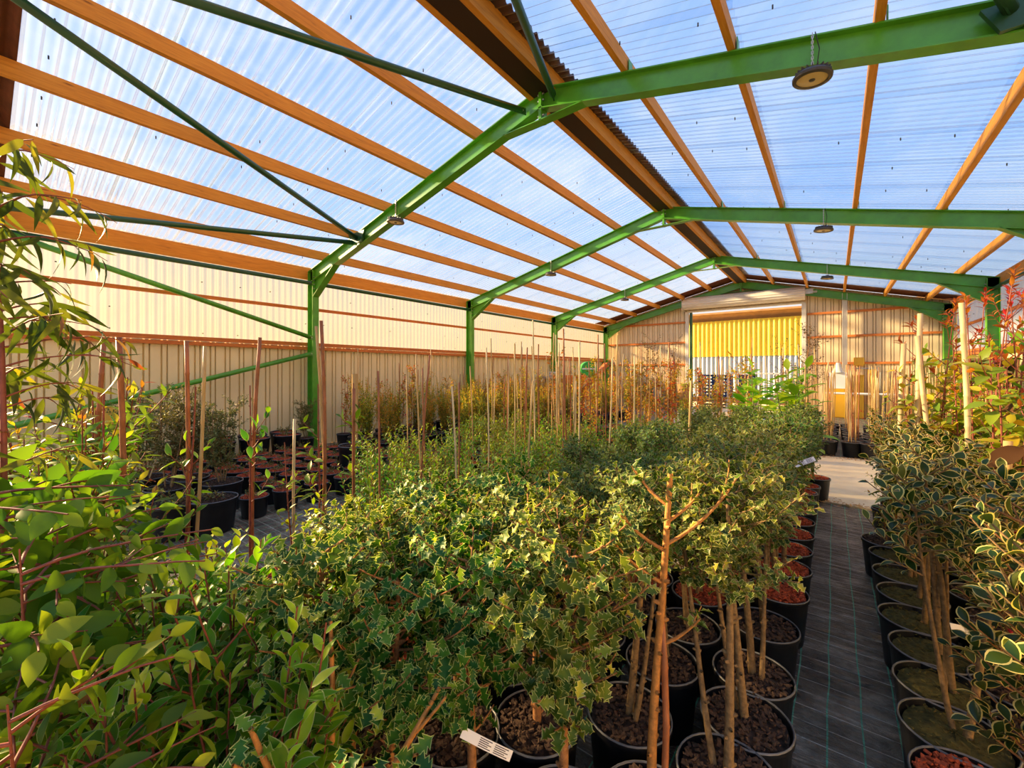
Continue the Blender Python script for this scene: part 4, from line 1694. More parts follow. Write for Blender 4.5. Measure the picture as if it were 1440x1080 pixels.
# --- eucalyptus at the left edge
for u, d_, s_, lab in ((40, 1.02, 1.0, 'broad-leaved eucalyptus with red twigs, front one at the left edge'),
                       (95, 1.22, 0.98, 'broad-leaved eucalyptus with red twigs, inner one beside the leaning stakes'),
                       (-60, 1.2, 1.12, 'broad-leaved eucalyptus half out of view at the left edge'),
                       (70, 0.78, 0.85, 'lowest broad-leaved eucalyptus in the bottom left corner')):
    x, y = spot(u, d_)
    plant('eucalyptus', 'eucalyptus', lab, x, y, 'gum_round', 'std', 'brown_bark', s_, group='broad-leaved eucalyptus plants')
for u, d_, s_, lab in ((-5, 1.32, 1.06, 'tall weeping eucalyptus with long narrow hanging leaves before the left wall'),):
    x, y = spot(u, d_)
    plant('weeping_eucalyptus', 'eucalyptus', lab, x, y, 'gum_narrow', 'std', 'brown_bark', s_)
for u, d_, s_, lab in ((60, 2.0, 1.06, 'leafy shrub with red shoots behind the broad-leaved eucalyptus'),
                       (100, 2.5, 1.16, 'taller leafy shrub against the cream wall, reddish top'),
                       (0, 2.3, 1.05, 'leafy shrub at the left edge under the weeping eucalyptus'),
                       (120, 3.1, 1.0, 'leafy shrub farthest back of the group behind the stakes'),
                       (30, 1.55, 0.92, 'low leafy shrub between the eucalyptus and the taller shrubs'),
                       (95, 1.75, 0.85, 'short leafy shrub at the foot of the leaning stakes')):
    x, y = spot(u, d_)
    plant('leafy_shrub', 'shrub', lab, x, y, 'laurel', 'std', 'red_bark', s_, group='leafy shrubs by the left wall')

# --- staked young trees standing on the open fabric
stk = [(130, 2.35, 1.62, 'staked tree with red-brown cane, left of the leaning pair', 0.02, None),
       (153, 2.05, 1.60, 'staked tree with cane leaning right, white strip label on its stem', 0.07, (0.02, -0.02, 0.84, 0.3)),
       (258, 2.55, 1.62, 'staked tree with twin red stems in front of the grey-green bushes', 0.0, None),
       (352, 2.75, 1.66, 'staked tree with red stem before the cream wall beside the nearest column', 0.03, None),
       (450, 3.05, 1.80, 'staked tree with two crossing canes right of the nearest green column', 0.02, None),
       (412, 2.9, 1.1, 'short staked tree with a pale cane left of the crossing canes', 0.0, None),
       (497, 3.3, 1.3, 'staked tree with leaning red stem in front of the big black tub', -0.05, None)]
for i, (u, d_, ln, lab, lean, tg) in enumerate(stk):
    x, y = spot(u, d_)
    cn = [(ln, 0.010 if i == 5 else 0.012, 'cane_pale' if i == 5 else 'cane_red', -0.02, 0.02, lean * CPX, lean * SPX)]
    if i in (2, 4):
        cn.append((ln * 0.98, 0.010, 'cane_tan', 0.035, 0.03, -0.035, -0.03))
    plant('staked_tree', 'young tree', lab, x, y, 'staked', 'std', 'red_bark', 1.0 if i != 5 else 0.7, canes=cn, tagged=tg, group='staked young trees on the left')

# --- central bed of viburnum-like bushes with canes
n = 0
rows = {}
for ix in range(9):
    X = -1.68 - ix * 0.37
    for iy in range(15):
        Y = 1.3 + iy * 0.37
        d_, t_ = view(X, Y)
        u = 720 + 590 * t_
        if d_ < 1.75 or Y > 6.3:
            continue
        lim = 492 if d_ < 3.4 else 480 + (d_ - 3.4) * 45
        if u < lim:
            continue
        if d_ > 4.6 and R.random() < 0.45:
            continue
        rows.setdefault(ix, 0)
        k = rows[ix]
        rows[ix] += 1
        cn = []
        if R.random() < (0.34 if d_ > 2.6 else 0.12):
            cn = [(R.uniform(1.3, 1.72), 0.007, R.choice(['cane_tan', 'cane_pale', 'cane_red']), -0.02, 0.02, J(.05), J(.05))]
        lab = '%s bush from the front in the %s row of the central bed%s' % (ORDN[k], ORDN[ix], ', with cane' if cn else '')
        plant('viburnum', 'bush', lab, X + J(.03), Y + J(.03), 'viburnum', 'std', 'red_bark', R.uniform(0.78, 0.95), canes=cn, group='bushes of the central bed')
        n += 1
print('viburnum', n)

# --- tall canes with thin trees further back in the central bed
for i in range(26):
    for _ in range(50):
        X, Y = R.uniform(-4.4, -1.6), R.uniform(4.2, 8.2)
        d_, t_ = view(X, Y)
        if 4.6 < d_ < 8.5 and 500 < 720 + 590 * t_ < 900:
            break
    plant('caned_sapling', 'sapling', 'thin sapling tied to a tall bamboo cane behind the central bushes', X, Y, 'climber', 'std', 'red_bark', R.uniform(0.9, 1.1),
          canes=[(R.uniform(1.5, 2.1), 0.009, R.choice(['cane_tan', 'cane_pale', 'cane_red']), 0.02, 0.02, J(.03), J(.03))], group='caned saplings behind the central bushes')

# --- bed of low red-mulched pots between the second aisle and the left wall
n = 0
for ix in range(10):
    for iy in range(16):
        X, Y = -5.25 - ix * 0.37, 0.9 + iy * 0.37
        d_, t_ = view(X, Y)
        u = 720 + 590 * t_
        if u < 165 or Y > 5.0 or (ix < 3 and u < 345) or (Y > 4.0 and X < -7.6):
            continue
        if ix >= 8:
            continue
        n += 1
        plant('low_pot_plant', 'pot plant', 'low grey-green plant in a short red-mulched pot in the bed before the left wall', X + J(.02), Y + J(.02), 'low_plant', 'low', 'red_bark', R.uniform(0.8, 1.3), group='low pots before the left wall')
for ix in range(3):
    for iy in range(13):
        X, Y = -4.5 - ix * 0.37, 5.15 + iy * 0.37
        n += 1
        plant('low_pot_plant', 'pot plant', 'low plant in a short black pot in the strip before the feathery shrubs', X + J(.02), Y + J(.02), 'low_plant', 'low', R.choice(['red_bark', 'brown_bark']), R.uniform(0.7, 1.2), group='low pots before the feathery shrubs')
print('low', n)
for k, (X, Y) in enumerate([(-8.72, 2.2), (-8.7, 2.75), (-8.7, 3.3), (-8.68, 3.85), (-8.2, 2.6), (-8.2, 3.15), (-8.18, 3.7)]):
    plant('tub_plant', 'pot plant', 'black tub of low plants at the left wall, %s in the %s line' % (ORDN[k % 4], 'wall' if k < 4 else 'inner'), X, Y, 'low_plant', 'tub', 'red_bark', 1.3, group='black tubs at the left wall')

# grey-green bushes on the near end of that bed
for u, d_, sp, s_, lab, pot in ((236, 4.75, 'olive_bush', 1.02, 'rounded grey-green bush behind the twin-stemmed staked tree', 'big'),
                                (204, 5.2, 'olive_bush', 1.05, 'rounded grey-green bush on the left, pale label stick beside it', 'big'),
                                (312, 5.0, 'olive_bush', 0.9, 'looser grey-green bush on the right of its group against the cream wall', 'big'),
                                (245, 4.2, 'low_plant', 1.6, 'wide black pot of low growth at the corner of the second aisle', 'big'),
                                (300, 4.35, 'low_plant', 1.3, 'wide black pot on the edge of the second aisle, bare stem in it', 'big'),
                                (265, 5.2, 'olive_bush', 0.85, 'shorter grey-green bush between the rounded ones and the wall', 'big'),
                                (430, 8.6, 'olive_bush', 0.72, 'small green bush at the foot of the nearest green column', 'std')):
    x, y = spot(u, d_)
    cn = [(1.0, 0.008, 'cane_pale', 0.1, 0, 0.22, 0.12)] if u == 204 else []
    plant('grey_green_bush', 'bush', lab, x, y, sp, pot, 'brown_bark', s_, canes=cn, group='grey-green bushes left of the second aisle')

# tub with a thick stake
x, y = spot(499, 6.4)
t = plant('tub_with_stake', 'tub', 'large black tub with a thick pale wooden stake standing in it', x, y, 'low_plant', 'tub', 'brown_bark', 0.6)
q = MB(); q.tube([(0, 0, 0), (0.0, 0, 1.19)], 0.045, 12)
child('stake', mesh_of(q, 'stake', 'cane_tan'), t, (0, 0, 0.42))
for o in list(t.children):
    if o.name.startswith('pot'):
        o.scale = (1.0, 1.0, 1.15)

# --- feathery shrubs along the left wall
n = 0
for ix in range(6):
    for iy in range(22):
        X, Y = -5.75 - ix * 0.55, 5.0 + iy * 0.5
        if ix < 2 and Y < 5.6 or Y > 14.6 or (Y > 12.2 and X < -6.6):
            continue
        cn = []
        if R.random() < 0.30:
            cn = [(R.uniform(1.3, 2.1), 0.009, R.choice(['cane_tan', 'cane_pale', 'cane_red']), 0.02, 0.02, J(.03), J(.03))]
        n += 1
        sp = 'feather' if R.random() < 0.8 - 0.4 * min(1, max(0, (Y - 7) / 7)) else 'orange_sap'
        plant('feathery_shrub', 'shrub', 'narrow feathery shrub with yellow and orange tips in the bed along the left wall', X + J(.08), Y + J(.08), sp, 'std', 'brown_bark', R.uniform(0.85, 1.1), canes=cn, group='feathery shrubs along the left wall')
print('feather', n)

# --- orange saplings near the pale path
n = 0
for ix in range(7):
    for iy in range(6):
        X, Y = -4.3 + ix * 0.5, 6.9 + iy * 0.62
        if R.random() < 0.12:
            continue
        n += 1
        cn = [(R.uniform(1.3, 2.1), 0.010, R.choice(['cane_tan', 'cane_pale', 'cane_red']), 0.02, 0.02, J(.04), J(.04))] if R.random() < 0.6 else []
        plant('autumn_sapling', 'sapling', 'slim sapling with orange autumn leaves standing by the pale path', X + J(.1), Y + J(.1), 'orange_sap', 'std', 'red_bark', R.uniform(0.85, 1.25), canes=cn, group='autumn saplings by the pale path', z=0.02)
print('orange', n)
for u, d_, s_, lab in ((925, 9.5, 0.95, 'tall slim tree with dark twigs before the left part of the gable wall'), (905, 10.2, 0.9, 'slim dark-twigged tree just left of the tallest one before the gable wall'),
                       (945, 10.8, 0.95, 'slim dark-twigged tree nearest the left door post'), (1125, 7.6, 0.98, 'slim dark-leaved tree in front of the right door post'), (1105, 8.4, 0.88, 'slim dark-leaved tree before the right end of the roller door'),
                       (1150, 8.2, 0.9, 'slim dark-leaved tree right of the roller door with leaning canes')):
    x, y = spot(u, d_)
    plant('slim_tree', 'tree', lab, x, y, 'slim_tree', 'std', 'brown_bark', s_, canes=[(1.9, 0.011, 'cane_tan', 0.02, 0.02, J(.04), J(.04)), (1.6, 0.010, 'cane_pale', -0.04, 0.02, J(.12), J(.12))], group='slim dark-leaved trees', z=0.02 if y > 6.6 else 0)

# canes before the roller door
for i in range(16):
    u = 960 + i * 11 + J(4)
    x, y = spot(u, R.uniform(8.4, 11.5))
    plant('door_sapling', 'sapling', 'thin sapling with a bamboo cane in front of the roller door', x, y, 'climber', 'std', 'red_bark', 0.9, canes=[(R.uniform(1.2, 1.9), 0.010, R.choice(['cane_tan', 'cane_pale']), 0.02, 0.02, J(.09), J(.05))], group='caned saplings before the roller door', z=0.02)

# --- lime-green large-leaved plants
for i, (u, d_, s_) in enumerate(((1066, 4.7, 0.98), (1044, 5.3, 1.0), (1090, 5.5, 0.98), (1124, 4.8, 1.04), (1146, 5.4, 1.0), (1112, 5.9, 1.0))):
    x, y = spot(u, d_)
    lab = ['large-leaved lime-green plant, first from the left at the end of the holly rows', 'large-leaved lime-green plant just behind the first', 'large-leaved lime-green plant in the middle of its group',
           'bright lime-green plant nearest the aisle end', 'lime-green plant behind the brightest one by the aisle', 'lime-green plant farthest back before the pale path'][i]
    plant('lime_plant', 'plant', lab, x, y, 'lime', 'std', 'red_bark', s_ * 1.22, canes=[(1.5, 0.009, 'cane_tan', 0.03, 0.02, J(.05), J(.05))] if i % 2 else [], group='lime-green plants at the end of the holly rows')

# --- caned climbers beyond the path on the right
n = 0
for ix in range(8):
    for iy in range(9):
        X, Y = -0.45 + ix * 0.38, 10.35 + iy * 0.42
        d_, t_ = view(X, Y)
        if 720 + 590 * t_ > 1420:
            continue
        n += 1
        cn = [(R.uniform(1.25, 1.6), 0.008, R.choice(['cane_tan', 'cane_pale', 'cane_red', 'cane_tan']), a, b, J(.03), J(.03)) for a, b in ((0.06, 0.03), (-0.05, 0.0), (0.0, -0.07))]
        plant('caned_climber', 'climber', 'thin climber in a black pot grown up a pair of canes beyond the pale path', X + J(.05), Y + J(.05), 'climber', 'std', 'brown_bark', 0.85, canes=cn, group='caned climbers beyond the pale path')
print('climber', n)

# --- right of the aisle: cream-edged hollies
yb = [1.72, 2.0, 2.28, 2.57, 2.87, 3.18, 3.5, 3.83, 4.2]
for i, y in enumerate(yb):
    tg = (-0.02, -0.05, 0.70, 0.2) if i == 2 else None
    lab = '%s cream-edged holly from the front along the right aisle edge, %s' % (ORDN[i], 'red-barked pot' if i < 2 else 'mossy pot')
    plant('cream_edged_holly', 'holly', lab, 0.37 + J(.012), y, 'varieg' if i == 1 else 'varieg_std', 'std', 'red_bark' if i < 2 else 'mossy_soil', 1.0, off=(0.12, 0.03) if i < 2 else (0.03, 0), group='cream-edged hollies lining the right aisle edge', tagged=tg)
k = 0
for X, ys in ((0.64, [2.42, 2.75]), (0.72, [3.1, 3.75]), (1.07, [4.4, 4.8])):
    for y in ys:
        lab = 'bushy cream-edged holly, %s from the front %s' % (ORDN[k % 4], 'just behind the right aisle row' if X < 1 else 'in the third row right of the aisle')
        plant('bushy_cream_holly', 'holly', lab, X, y, 'varieg', 'std', 'brown_bark', 1.02, berries=3 if k in (0, 1) else 0, group='bushy cream-edged hollies', tagged=(-0.1, -0.1, 0.8, 0.1) if k == 2 else None)
        k += 1
for i, (X, y) in enumerate(((0.42, 4.65), (0.5, 5.1), (0.46, 5.55), (0.85, 5.2), (0.9, 5.75), (1.2, 5.5), (0.55, 6.0))):
    lab = 'small-leaved cream-edged holly, %s in the far half of the right bed' % ORDN[i]
    plant('fine_cream_holly', 'holly', lab, X, y, 'varieg_fine', 'std', 'brown_bark', 0.86, berries=4 if i in (1, 2) else 0, group='small-leaved cream-edged hollies')
for i, (X, y, s_) in enumerate(((0.55, 10.3, 0.8), (0.85, 10.2, 0.85), (0.34, 4.5, 0.6))):
    plant('yellow_berry_bush', 'bush', ['yellow-leaved bush with red berries beyond the path, left one', 'yellow-leaved bush with red berries beyond the path, right one', 'low yellow-leaved bush reaching over the right aisle edge'][i], X, y, 'yellow_bush', 'std', 'brown_bark', s_, berries=5 if i < 2 else 0, group='yellow-leaved bushes')
for i, (X, y, s_, cl, cr) in enumerate(((0.74, 3.42, 1.0, 0, 0), (0.76, 4.15, 1.02, 1.9, 0.016), (0.82, 4.95, 1.0, 0, 0), (0.55, 4.3, 0.95, 1.86, 0.016), (1.1, 5.3, 1.0, 1.6, 0.012), (0.98, 4.4, 1.05, 0, 0))):
    lab = ['tall loose shrub with red shoot tips at the right edge, nearest', 'tall loose shrub with red tips and a thick pale cane', 'tall loose shrub with red tips before the right wall, behind the canes',
           'tall loose shrub with the leftmost thick pale cane', 'tall loose shrub farthest back on the right', 'tall loose shrub with the highest red tips near the right wall'][i]
    cn = [(cl, cr, 'cane_pale', -0.05, 0.0, J(.01), J(.01))] if cl else []
    if i == 1:
        cn.append((1.7, 0.015, 'cane_pale', -0.09, 0.05, 0.05, -0.10))
    plant('red_tipped_shrub', 'shrub', lab, X, y, 'photinia', 'std', 'brown_bark', s_, canes=cn, extra=('red_tips',), group='tall red-tipped shrubs on the right')
plant('thick_cane_shrub', 'shrub', 'short stem with a thick pale cane standing before the red-tipped shrubs', 0.70, 3.2, 'climber', 'std', 'brown_bark', 0.8, canes=[(1.08, 0.018, 'cane_tan', 0, 0, 0.01, 0.0)])
plant('cane_holly', 'holly', 'cream-edged holly with a tall thick bamboo cane on the right', 0.42, 4.35, 'varieg_fine', None, 'brown_bark', 1.1, canes=[(1.9, 0.017, 'cane_pale', 0.0, 0.0, 0.0, 0.005)], z=0.0)
plant('brown_leaved_magnolia', 'magnolia', 'young magnolia with large curled red-brown leaves at the right edge', 0.70, 3.28, 'brown_big', 'std', 'brown_bark', 1.0)

# fallen leaves along the edges of the pale path
q = MB()
rr = random.Random(5)
for _ in range(900):
    x = rr.uniform(-1.0, 2.0)
    y = (6.62 - 0.08 * (x + 0.75) if rr.random() < 0.6 else 10.0) + rr.gauss(0, 0.09)
    s, a, zz = rr.uniform(0.012, 0.03), rr.uniform(0, 6.28), 0.022 + rr.uniform(0, 0.012)
    ca, sa = math.cos(a) * s, math.sin(a) * s
    q.add([(x - ca, y - sa, zz), (x + sa * 0.5, y - ca * 0.5, zz + rr.uniform(0, .008)), (x + ca, y + sa, zz + rr.uniform(0, .012)), (x - sa * 0.5, y + ca * 0.5, zz)], [(0, 1, 2, 3)])
tag(q.build('fallen_leaves', 'litter'), 'orange fallen leaves gathered along the edges of the pale path', 'leaves', kind='stuff')

# ------------------------------------------------------------------ things at the far end
# orange machine by the left wall
m = thing('conveyor_machine', 'orange machine with green drum and slanting conveyor by the left wall', 'machine', (-7.9, 14.0, 0), 0.65)
q = MB(); q.prism([(-0.8, 1.5), (0.5, 1.5), (0.25, 0.75), (-0.5, 0.75)], 1, -0.4, 0.4); q.build('hopper', 'orange_paint', m, bevel=0.02)
q = MB()
for x in (-0.6, 0.4):
    for y in (-0.35, 0.35):
        q2 = MB(); q2.box((x, y, 0.4), (0.08, 0.08, 0.8)); q2.build('leg', 'orange_paint', m)
q = MB(); q.box((0.75, 0, 1.25), (1.7, 0.5, 0.12), rot=Matrix.Rotation(-0.85, 3, 'Y')); q.build('conveyor', 'orange_paint', m, bevel=0.01)
q = MB()
for s in (-0.24, 0.24):
    q.tube([(0.1, s, 0.5), (1.3, s, 1.95)], 0.03, 8)
for k in range(7):
    f_ = k / 6
    q.tube([(0.1 + 1.2 * f_, -0.24, 0.5 + 1.45 * f_), (0.1 + 1.2 * f_, 0.24, 0.5 + 1.45 * f_)], 0.02, 6)
q.build('ladder_frame', 'orange_paint', m)
q = MB(); q.tube([(0.62, -0.25, 1.72), (0.62, 0.25, 1.72)], 0.3, 24); q.build('drum', 'machine_green', m, bevel=0.02)
q = MB(); q.box((0.62, -0.26, 1.74), (0.5, 0.02, 0.05)); q.build('drum_stripe', 'white_plastic', m)
b = thing('work_bench', 'small grey wooden bench with boxes before the third green column', 'bench', (-8.3, 13.2, 0), 0.0)
q = MB(); q.box((0, 0, 1.42), (0.9, 0.6, 0.09)); q.build('bench_top', 'grey_wood', b, bevel=0.01)
for x in (-0.4, 0.4):
    for y in (-0.25, 0.25):
        q = MB(); q.box((x, y, 0.69), (0.08, 0.08, 1.38)); q.build('leg', 'grey_wood', b)
o = MB().box((0, 0, 0), (0.4, 0.3, 0.16)).build('tool_box', 'galvanised', bevel=0.02); o.location = (-8.15, 13.2, 1.55); tag(o, 'small grey box lying on the wooden bench', 'box')
o = MB().tube([(0, 0, 0), (0.25, -0.3, 2.3)], 0.025, 8).build('leaning_pole', 'cane_pale'); o.location = (-8.55, 19.35, 0); tag(o, 'pale pole leaning in the far left corner', 'pole')


def drum(name, x, y, r, h, mat, label, group, z=0.0):
    t = thing(name, label, 'drum', (x, y, z), R.uniform(0, 6), group)
    q = MB()
    q.lathe([(0, 0), (r * 0.95, 0), (r, 0.03), (r, h * 0.32), (r * 1.03, h * 0.34), (r, h * 0.36), (r, h * 0.66), (r * 1.03, h * 0.68), (r, h * 0.70), (r, h - 0.03), (r * 0.97, h)], 20)
    q.build('barrel', mat, t, smooth=True)
    q = MB(); q.lathe([(r * 0.96, h - 0.02), (r * 0.9, h - 0.04), (0, h - 0.04)], 20); q.build('lid', mat, t)
    return t


drum('brown_drum', -5.55, 18.4, 0.24, 1.12, 'drum_brown', 'brown drum by the left door post, left one', 'brown drums by the door')
drum('brown_drum', -5.0, 18.35, 0.25, 1.12, 'drum_brown', 'brown drum by the left door post, right one', 'brown drums by the door')
drum('olive_drum', -7.2, 18.6, 0.25, 1.15, 'stem_green', 'olive drum at the gable wall, left of three', 'olive drums at the gable wall')
drum('olive_drum', -6.6, 18.7, 0.25, 1.15, 'stem_green', 'olive drum at the gable wall, middle of three', 'olive drums at the gable wall')
drum('olive_drum', -6.1, 18.5, 0.22, 0.95, 'grey_wood', 'greyish drum at the gable wall, right of three', 'olive drums at the gable wall')
x, y = spot(150, 5.7)
drum('yellow_drum', x, y, 0.28, 1.15, 'yellow_plastic', 'yellow-brown drum behind the leaning stakes near the left wall', None)

# pallet with blue crates in the yard
pl = thing('pallet', 'wooden pallet stack under the blue crates in the doorway', 'pallet', (-4.3, 20.9, 0))
for k in range(3):
    q = MB()
    for j in range(5):
        q.box((0, -0.4 + j * 0.2, 0.13 + k * 0.16), (1.2, 0.13, 0.025))
    for j in (-0.55, 0, 0.55):
        q.box((j, 0, 0.07 + k * 0.16), (0.1, 0.95, 0.09))
    q.build('pallet_layer', 'grey_wood', pl)


def crate(x, y, z, label):
    t = thing('blue_crate', label, 'crate', (x, y, z), 0, 'blue crates in the doorway')
    q = MB()
    w, h = 0.62, 0.98
    for s in (-1, 1):
        for k in range(7):
            zz = 0.04 + k * (h - 0.08) / 6
            q.box((0, s * w / 2, zz), (w, 0.02, 0.07))
            q.box((s * w / 2, 0, zz), (0.02, w, 0.07))
        for j in range(5):
            xx = -w / 2 + 0.03 + j * (w - 0.06) / 4
            q.box((xx, s * w / 2, h / 2), (0.05, 0.02, h))
            q.box((s * w / 2, xx, h / 2), (0.02, 0.05, h))
    q.build('grid_walls', 'blue_plastic', t)
    q = MB(); q.box((0, 0, 0.02), (w, w, 0.03)); q.build('base', 'blue_plastic', t)
    q = MB(); q.box((0, 0, h), (w + 0.05, w + 0.05, 0.035)); q.build('rim', 'blue_plastic', t, bevel=0.01)


crate(-4.65, 20.9, 0.50, 'blue perforated crate on pallets in the doorway, left one')
crate(-3.95, 20.9, 0.50, 'blue perforated crate on pallets in the doorway, middle one')
crate(-3.05, 21.3, 0.50, 'blue perforated crate beside the white table, right one')
crate_base = MB().box((-3.05, 21.3, 0.25), (0.7, 0.7, 0.5)).build('plinth_box', 'grey_wood', bevel=0.02)
tag(crate_base, 'grey wooden box under the right blue crate', 'box')
tb = thing('trestle_table', 'white trestle table frame in the doorway beside the blue crates', 'table', (-2.75, 20.5, 0))
q = MB(); q.box((0, 0, 1.55), (2.0, 0.7, 0.06)); q.build('table_top', 'white_plastic', tb, bevel=0.01)
for x in (-0.9, 0.9):
    for y in (-0.3, 0.3):
        q = MB(); q.tube([(x * 1.05, y, 0), (x, y, 1.53)], 0.03, 8); q.build('leg', 'door_white', tb)
q = MB(); q.box((0, -0.3, 0.7), (1.85, 0.04, 0.05)); q.build('rail', 'door_white', tb)

# white steel post, switch cabinet and yellow things at the gable wall, right of the door
ps = thing('white_post', 'white steel post from rafter to floor at the gable wall', 'post', (0.31, 19.55, 0))
q = MB(); ibeam(q, (0, 0, 0), (0, 0, zr(0.31) - 0.02), 0.15, 0.14, (1, 0, 0)); q.build('post', 'door_white', ps)
q = MB(); q.box((0, 0, 0.01), (0.3, 0.3, 0.02)); q.build('base_plate', 'galvanised', ps)
cb = thing('switch_cabinet', 'white switch cabinet with grey funnel top by the white post', 'cabinet', (0.12, 18.6, 0))
q = MB(); q.box((0, 0, 1.32), (0.55, 0.25, 0.56)); q.build('cabinet_body', 'white_plastic', cb, bevel=0.015)
q = MB(); q.lathe([(0.2, 1.60), (0.09, 1.80), (0.06, 1.95)], 20); q.build('funnel', 'door_white', cb, smooth=True)
for sx in (-0.2, 0.2):
    q = MB(); q.box((sx, 0.05, 0.52), (0.06, 0.06, 1.04)); q.build('leg', 'yellow_plastic', cb)
yb_ = thing('yellow_case', 'yellow case standing behind the white switch cabinet', 'case', (0.35, 19.1, 0))
q = MB(); q.box((0, 0, 0.75), (0.95, 0.4, 1.5)); q.build('case_body', 'yellow_plastic', yb_, bevel=0.03)
q = MB(); q.box((0, -0.01, 1.5), (0.97, 0.44, 0.05)); q.build('case_lid', 'yellow_plastic', yb_, bevel=0.01)
o = MB().box((0, 0, 0), (0.3, 0.12, 0.3)).build('junction_box', 'yellow_plastic', bevel=0.02); o.location = (0.72, 19.72, 2.0); tag(o, 'yellow junction box fixed on the gable wall beside the white post', 'junction box')
o = MB().tube([(0.5, 19.7, 1.75), (0.9, 19.7, 1.75), (1.2, 19.7, 1.74), (1.3, 19.7, 1.6), (1.3, 19.7, 0.0)], 0.022, 8).build('conduit', 'galvanised', smooth=True); tag(o, 'grey conduit bent down the gable wall right of the yellow case', 'pipe')
for k, (x, h) in enumerate(((1.0, 1.7), (1.15, 1.72))):
    o = MB().box((0, 0, h / 2), (0.09, 0.09, h)).build('yellow_plank', 'yellow_plastic'); o.location = (x, 19.5, 0)
    tag(o, '%s of the two yellow planks standing at the gable wall' % ('left' if k == 0 else 'right'), 'plank')
ch = thing('dark_sack', 'dark rounded sack standing at the gable wall on the right', 'sack', (1.75, 18.9, 0))
q = MB(); q.lathe([(0, 0), (0.36, 0.02), (0.4, 0.3), (0.38, 0.8), (0.26, 1.1), (0.1, 1.24), (0.0, 1.25)], 18); q.build('sack_body', 'black_plastic', ch, smooth=True)
rl = thing('white_rail', 'white handrail standing behind the caned climbers', 'rail', (0.9, 15.6, 0))
q = MB(); q.tube([(-1.1, 0, 1.0), (1.1, 0, 1.0)], 0.03, 8); q.build('top_rail', 'white_plastic', rl)
for x in (-1.05, 0, 1.05):
    q = MB(); q.tube([(x, 0, 0), (x, 0, 1.0)], 0.03, 8); q.build('rail_post', 'white_plastic', rl)
ct = thing('olive_cabinet', 'olive metal cabinet with open black inside at the right wall', 'cabinet', (2.55, 13.2, 0))
q = MB()
for s in (-0.4, 0.4):
    q.box((s, 0, 0.95), (0.04, 0.6, 1.9))
q.box((0, 0.28, 0.95), (0.8, 0.04, 1.9)); q.box((0, 0, 1.9), (0.86, 0.64, 0.05)); q.box((0, 0, 0.03), (0.8, 0.6, 0.05))
q.build('cabinet_shell', 'stem_green', ct)
q = MB(); q.box((0, 0.24, 0.95), (0.74, 0.03, 1.8)); q.build('back_lining', 'black_plastic', ct)
q = MB(); q.box((-0.78, -0.3, 0.95), (0.76, 0.03, 1.85)); q.build('door_leaf', 'stem_green', ct)

# ------------------------------------------------------------------ light, sky, camera
w = bpy.data.worlds.new('sky')
scene.world = w
w.use_nodes = True
nt = w.node_tree
nt.nodes.clear()
out = nt.nodes.new('ShaderNodeOutputWorld')
bg = N(nt, 'ShaderNodeBackground', Strength=0.70)
tc = N(nt, 'ShaderNodeTexCoord')
sx = N(nt, 'ShaderNodeSeparateXYZ')
L(nt, tc.outputs['Generated'], sx.inputs[0])
blue = ramp(nt, [(0.0, (0.95, 0.82, 0.62)), (0.12, (0.92, 0.90, 0.88)), (0.3, (0.42, 0.70, 1.20)), (0.8, (0.20, 0.48, 1.12))])
L(nt, sx.outputs['Z'], blue.inputs['Fac'])
mp = N(nt, 'ShaderNodeMapping')
mp.inputs['Scale'].default_value = (1.6, 1.6, 3.2)
mp.inputs['Location'].default_value = (0.35, 1.3, 0.4)
L(nt, tc.outputs['Generated'], mp.inputs['Vector'])
nz = N(nt, 'ShaderNodeTexNoise', Scale=1.7, Detail=7.0, Roughness=0.58, Distortion=0.5)
L(nt, mp.outputs['Vector'], nz.inputs['Vector'])
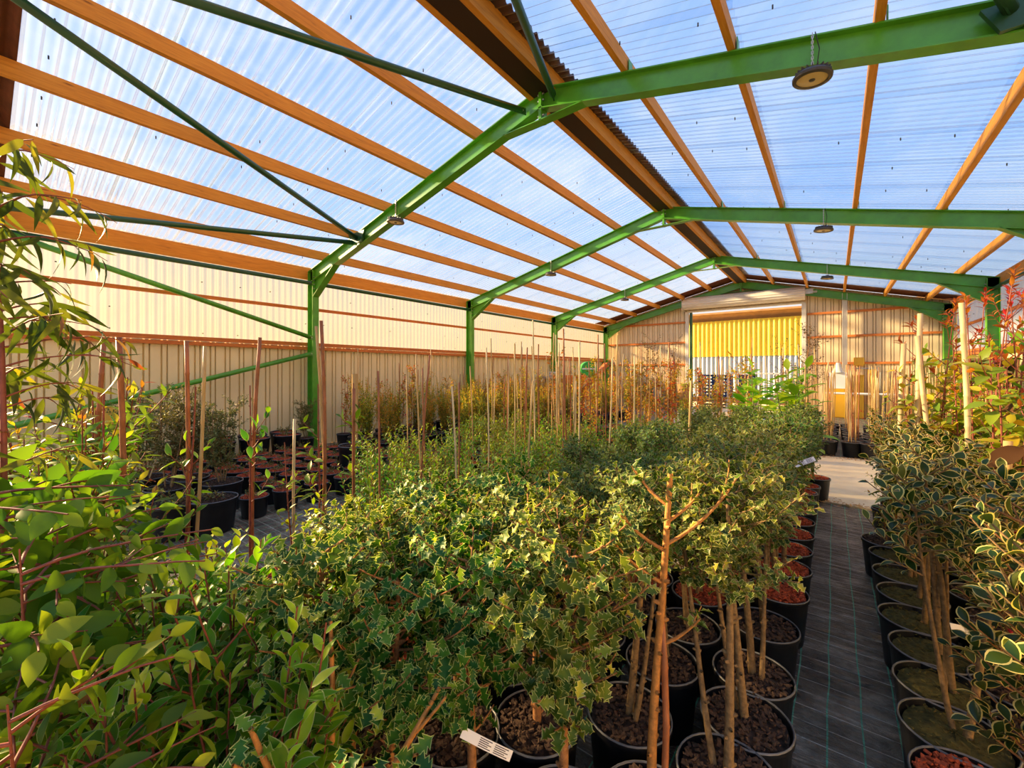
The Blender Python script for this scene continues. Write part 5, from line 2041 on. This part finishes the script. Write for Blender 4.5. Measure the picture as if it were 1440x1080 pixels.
cl = ramp(nt, [(0.47, (0.06, 0.06, 0.06)), (0.78, (0.8, 0.8, 0.8))])
L(nt, nz.outputs['Fac'], cl.inputs['Fac'])
mx = N(nt, 'ShaderNodeMixRGB')
mx.inputs['Color2'].default_value = (1.12, 1.12, 1.15, 1)
L(nt, cl.outputs['Color'], mx.inputs['Fac'])
L(nt, blue.outputs['Color'], mx.inputs['Color1'])
# evening glow low in the west (left of the shed)
SUN = Vector((-0.92, -0.28, 0.36)).normalized()
dt = N(nt, 'ShaderNodeVectorMath', operation='DOT_PRODUCT')
dt.inputs[1].default_value = SUN
L(nt, tc.outputs['Generated'], dt.inputs[0])
gl = ramp(nt, [(0.86, (0, 0, 0)), (0.96, (0.35, 0.25, 0.09)), (0.998, (1.6, 1.2, 0.5))])
L(nt, dt.outputs['Value'], gl.inputs['Fac'])
ad = N(nt, 'ShaderNodeMixRGB', blend_type='ADD', Fac=1.0)
L(nt, mx.outputs['Color'], ad.inputs['Color1'])
L(nt, gl.outputs['Color'], ad.inputs['Color2'])
L(nt, ad.outputs['Color'], bg.inputs['Color'])
L(nt, bg.outputs[0], out.inputs['Surface'])

sl = bpy.data.lights.new('sun', 'SUN')
sl.energy = 15.0
sl.color = (1.0, 0.70, 0.36)
sl.angle = math.radians(4)
so = link(bpy.data.objects.new('sun', sl))
so.location = (-30, 0, 20)
so.rotation_euler = (-SUN).to_track_quat('-Z', 'Y').to_euler()

cam = bpy.data.cameras.new('camera')
cam.sensor_width = 36.0
cam.sensor_fit = 'HORIZONTAL'
cam.lens = 590.0 / 1440.0 * 36.0
cam.shift_y = -18.0 / 1440.0
cam.clip_start = 0.02
cam.clip_end = 800
co = link(bpy.data.objects.new('camera', cam))
co.location = (0, 0, 1.65)
co.rotation_euler = (math.radians(90), 0, math.radians(37.5))
scene.camera = co

vs_ = scene.view_settings
vs_.view_transform = 'Standard'
vs_.look = 'None'
vs_.exposure = 0.5
vs_.gamma = 1.0
vs_.use_curve_mapping = False
scene.cycles.max_bounces = 8
scene.cycles.transparent_max_bounces = 16
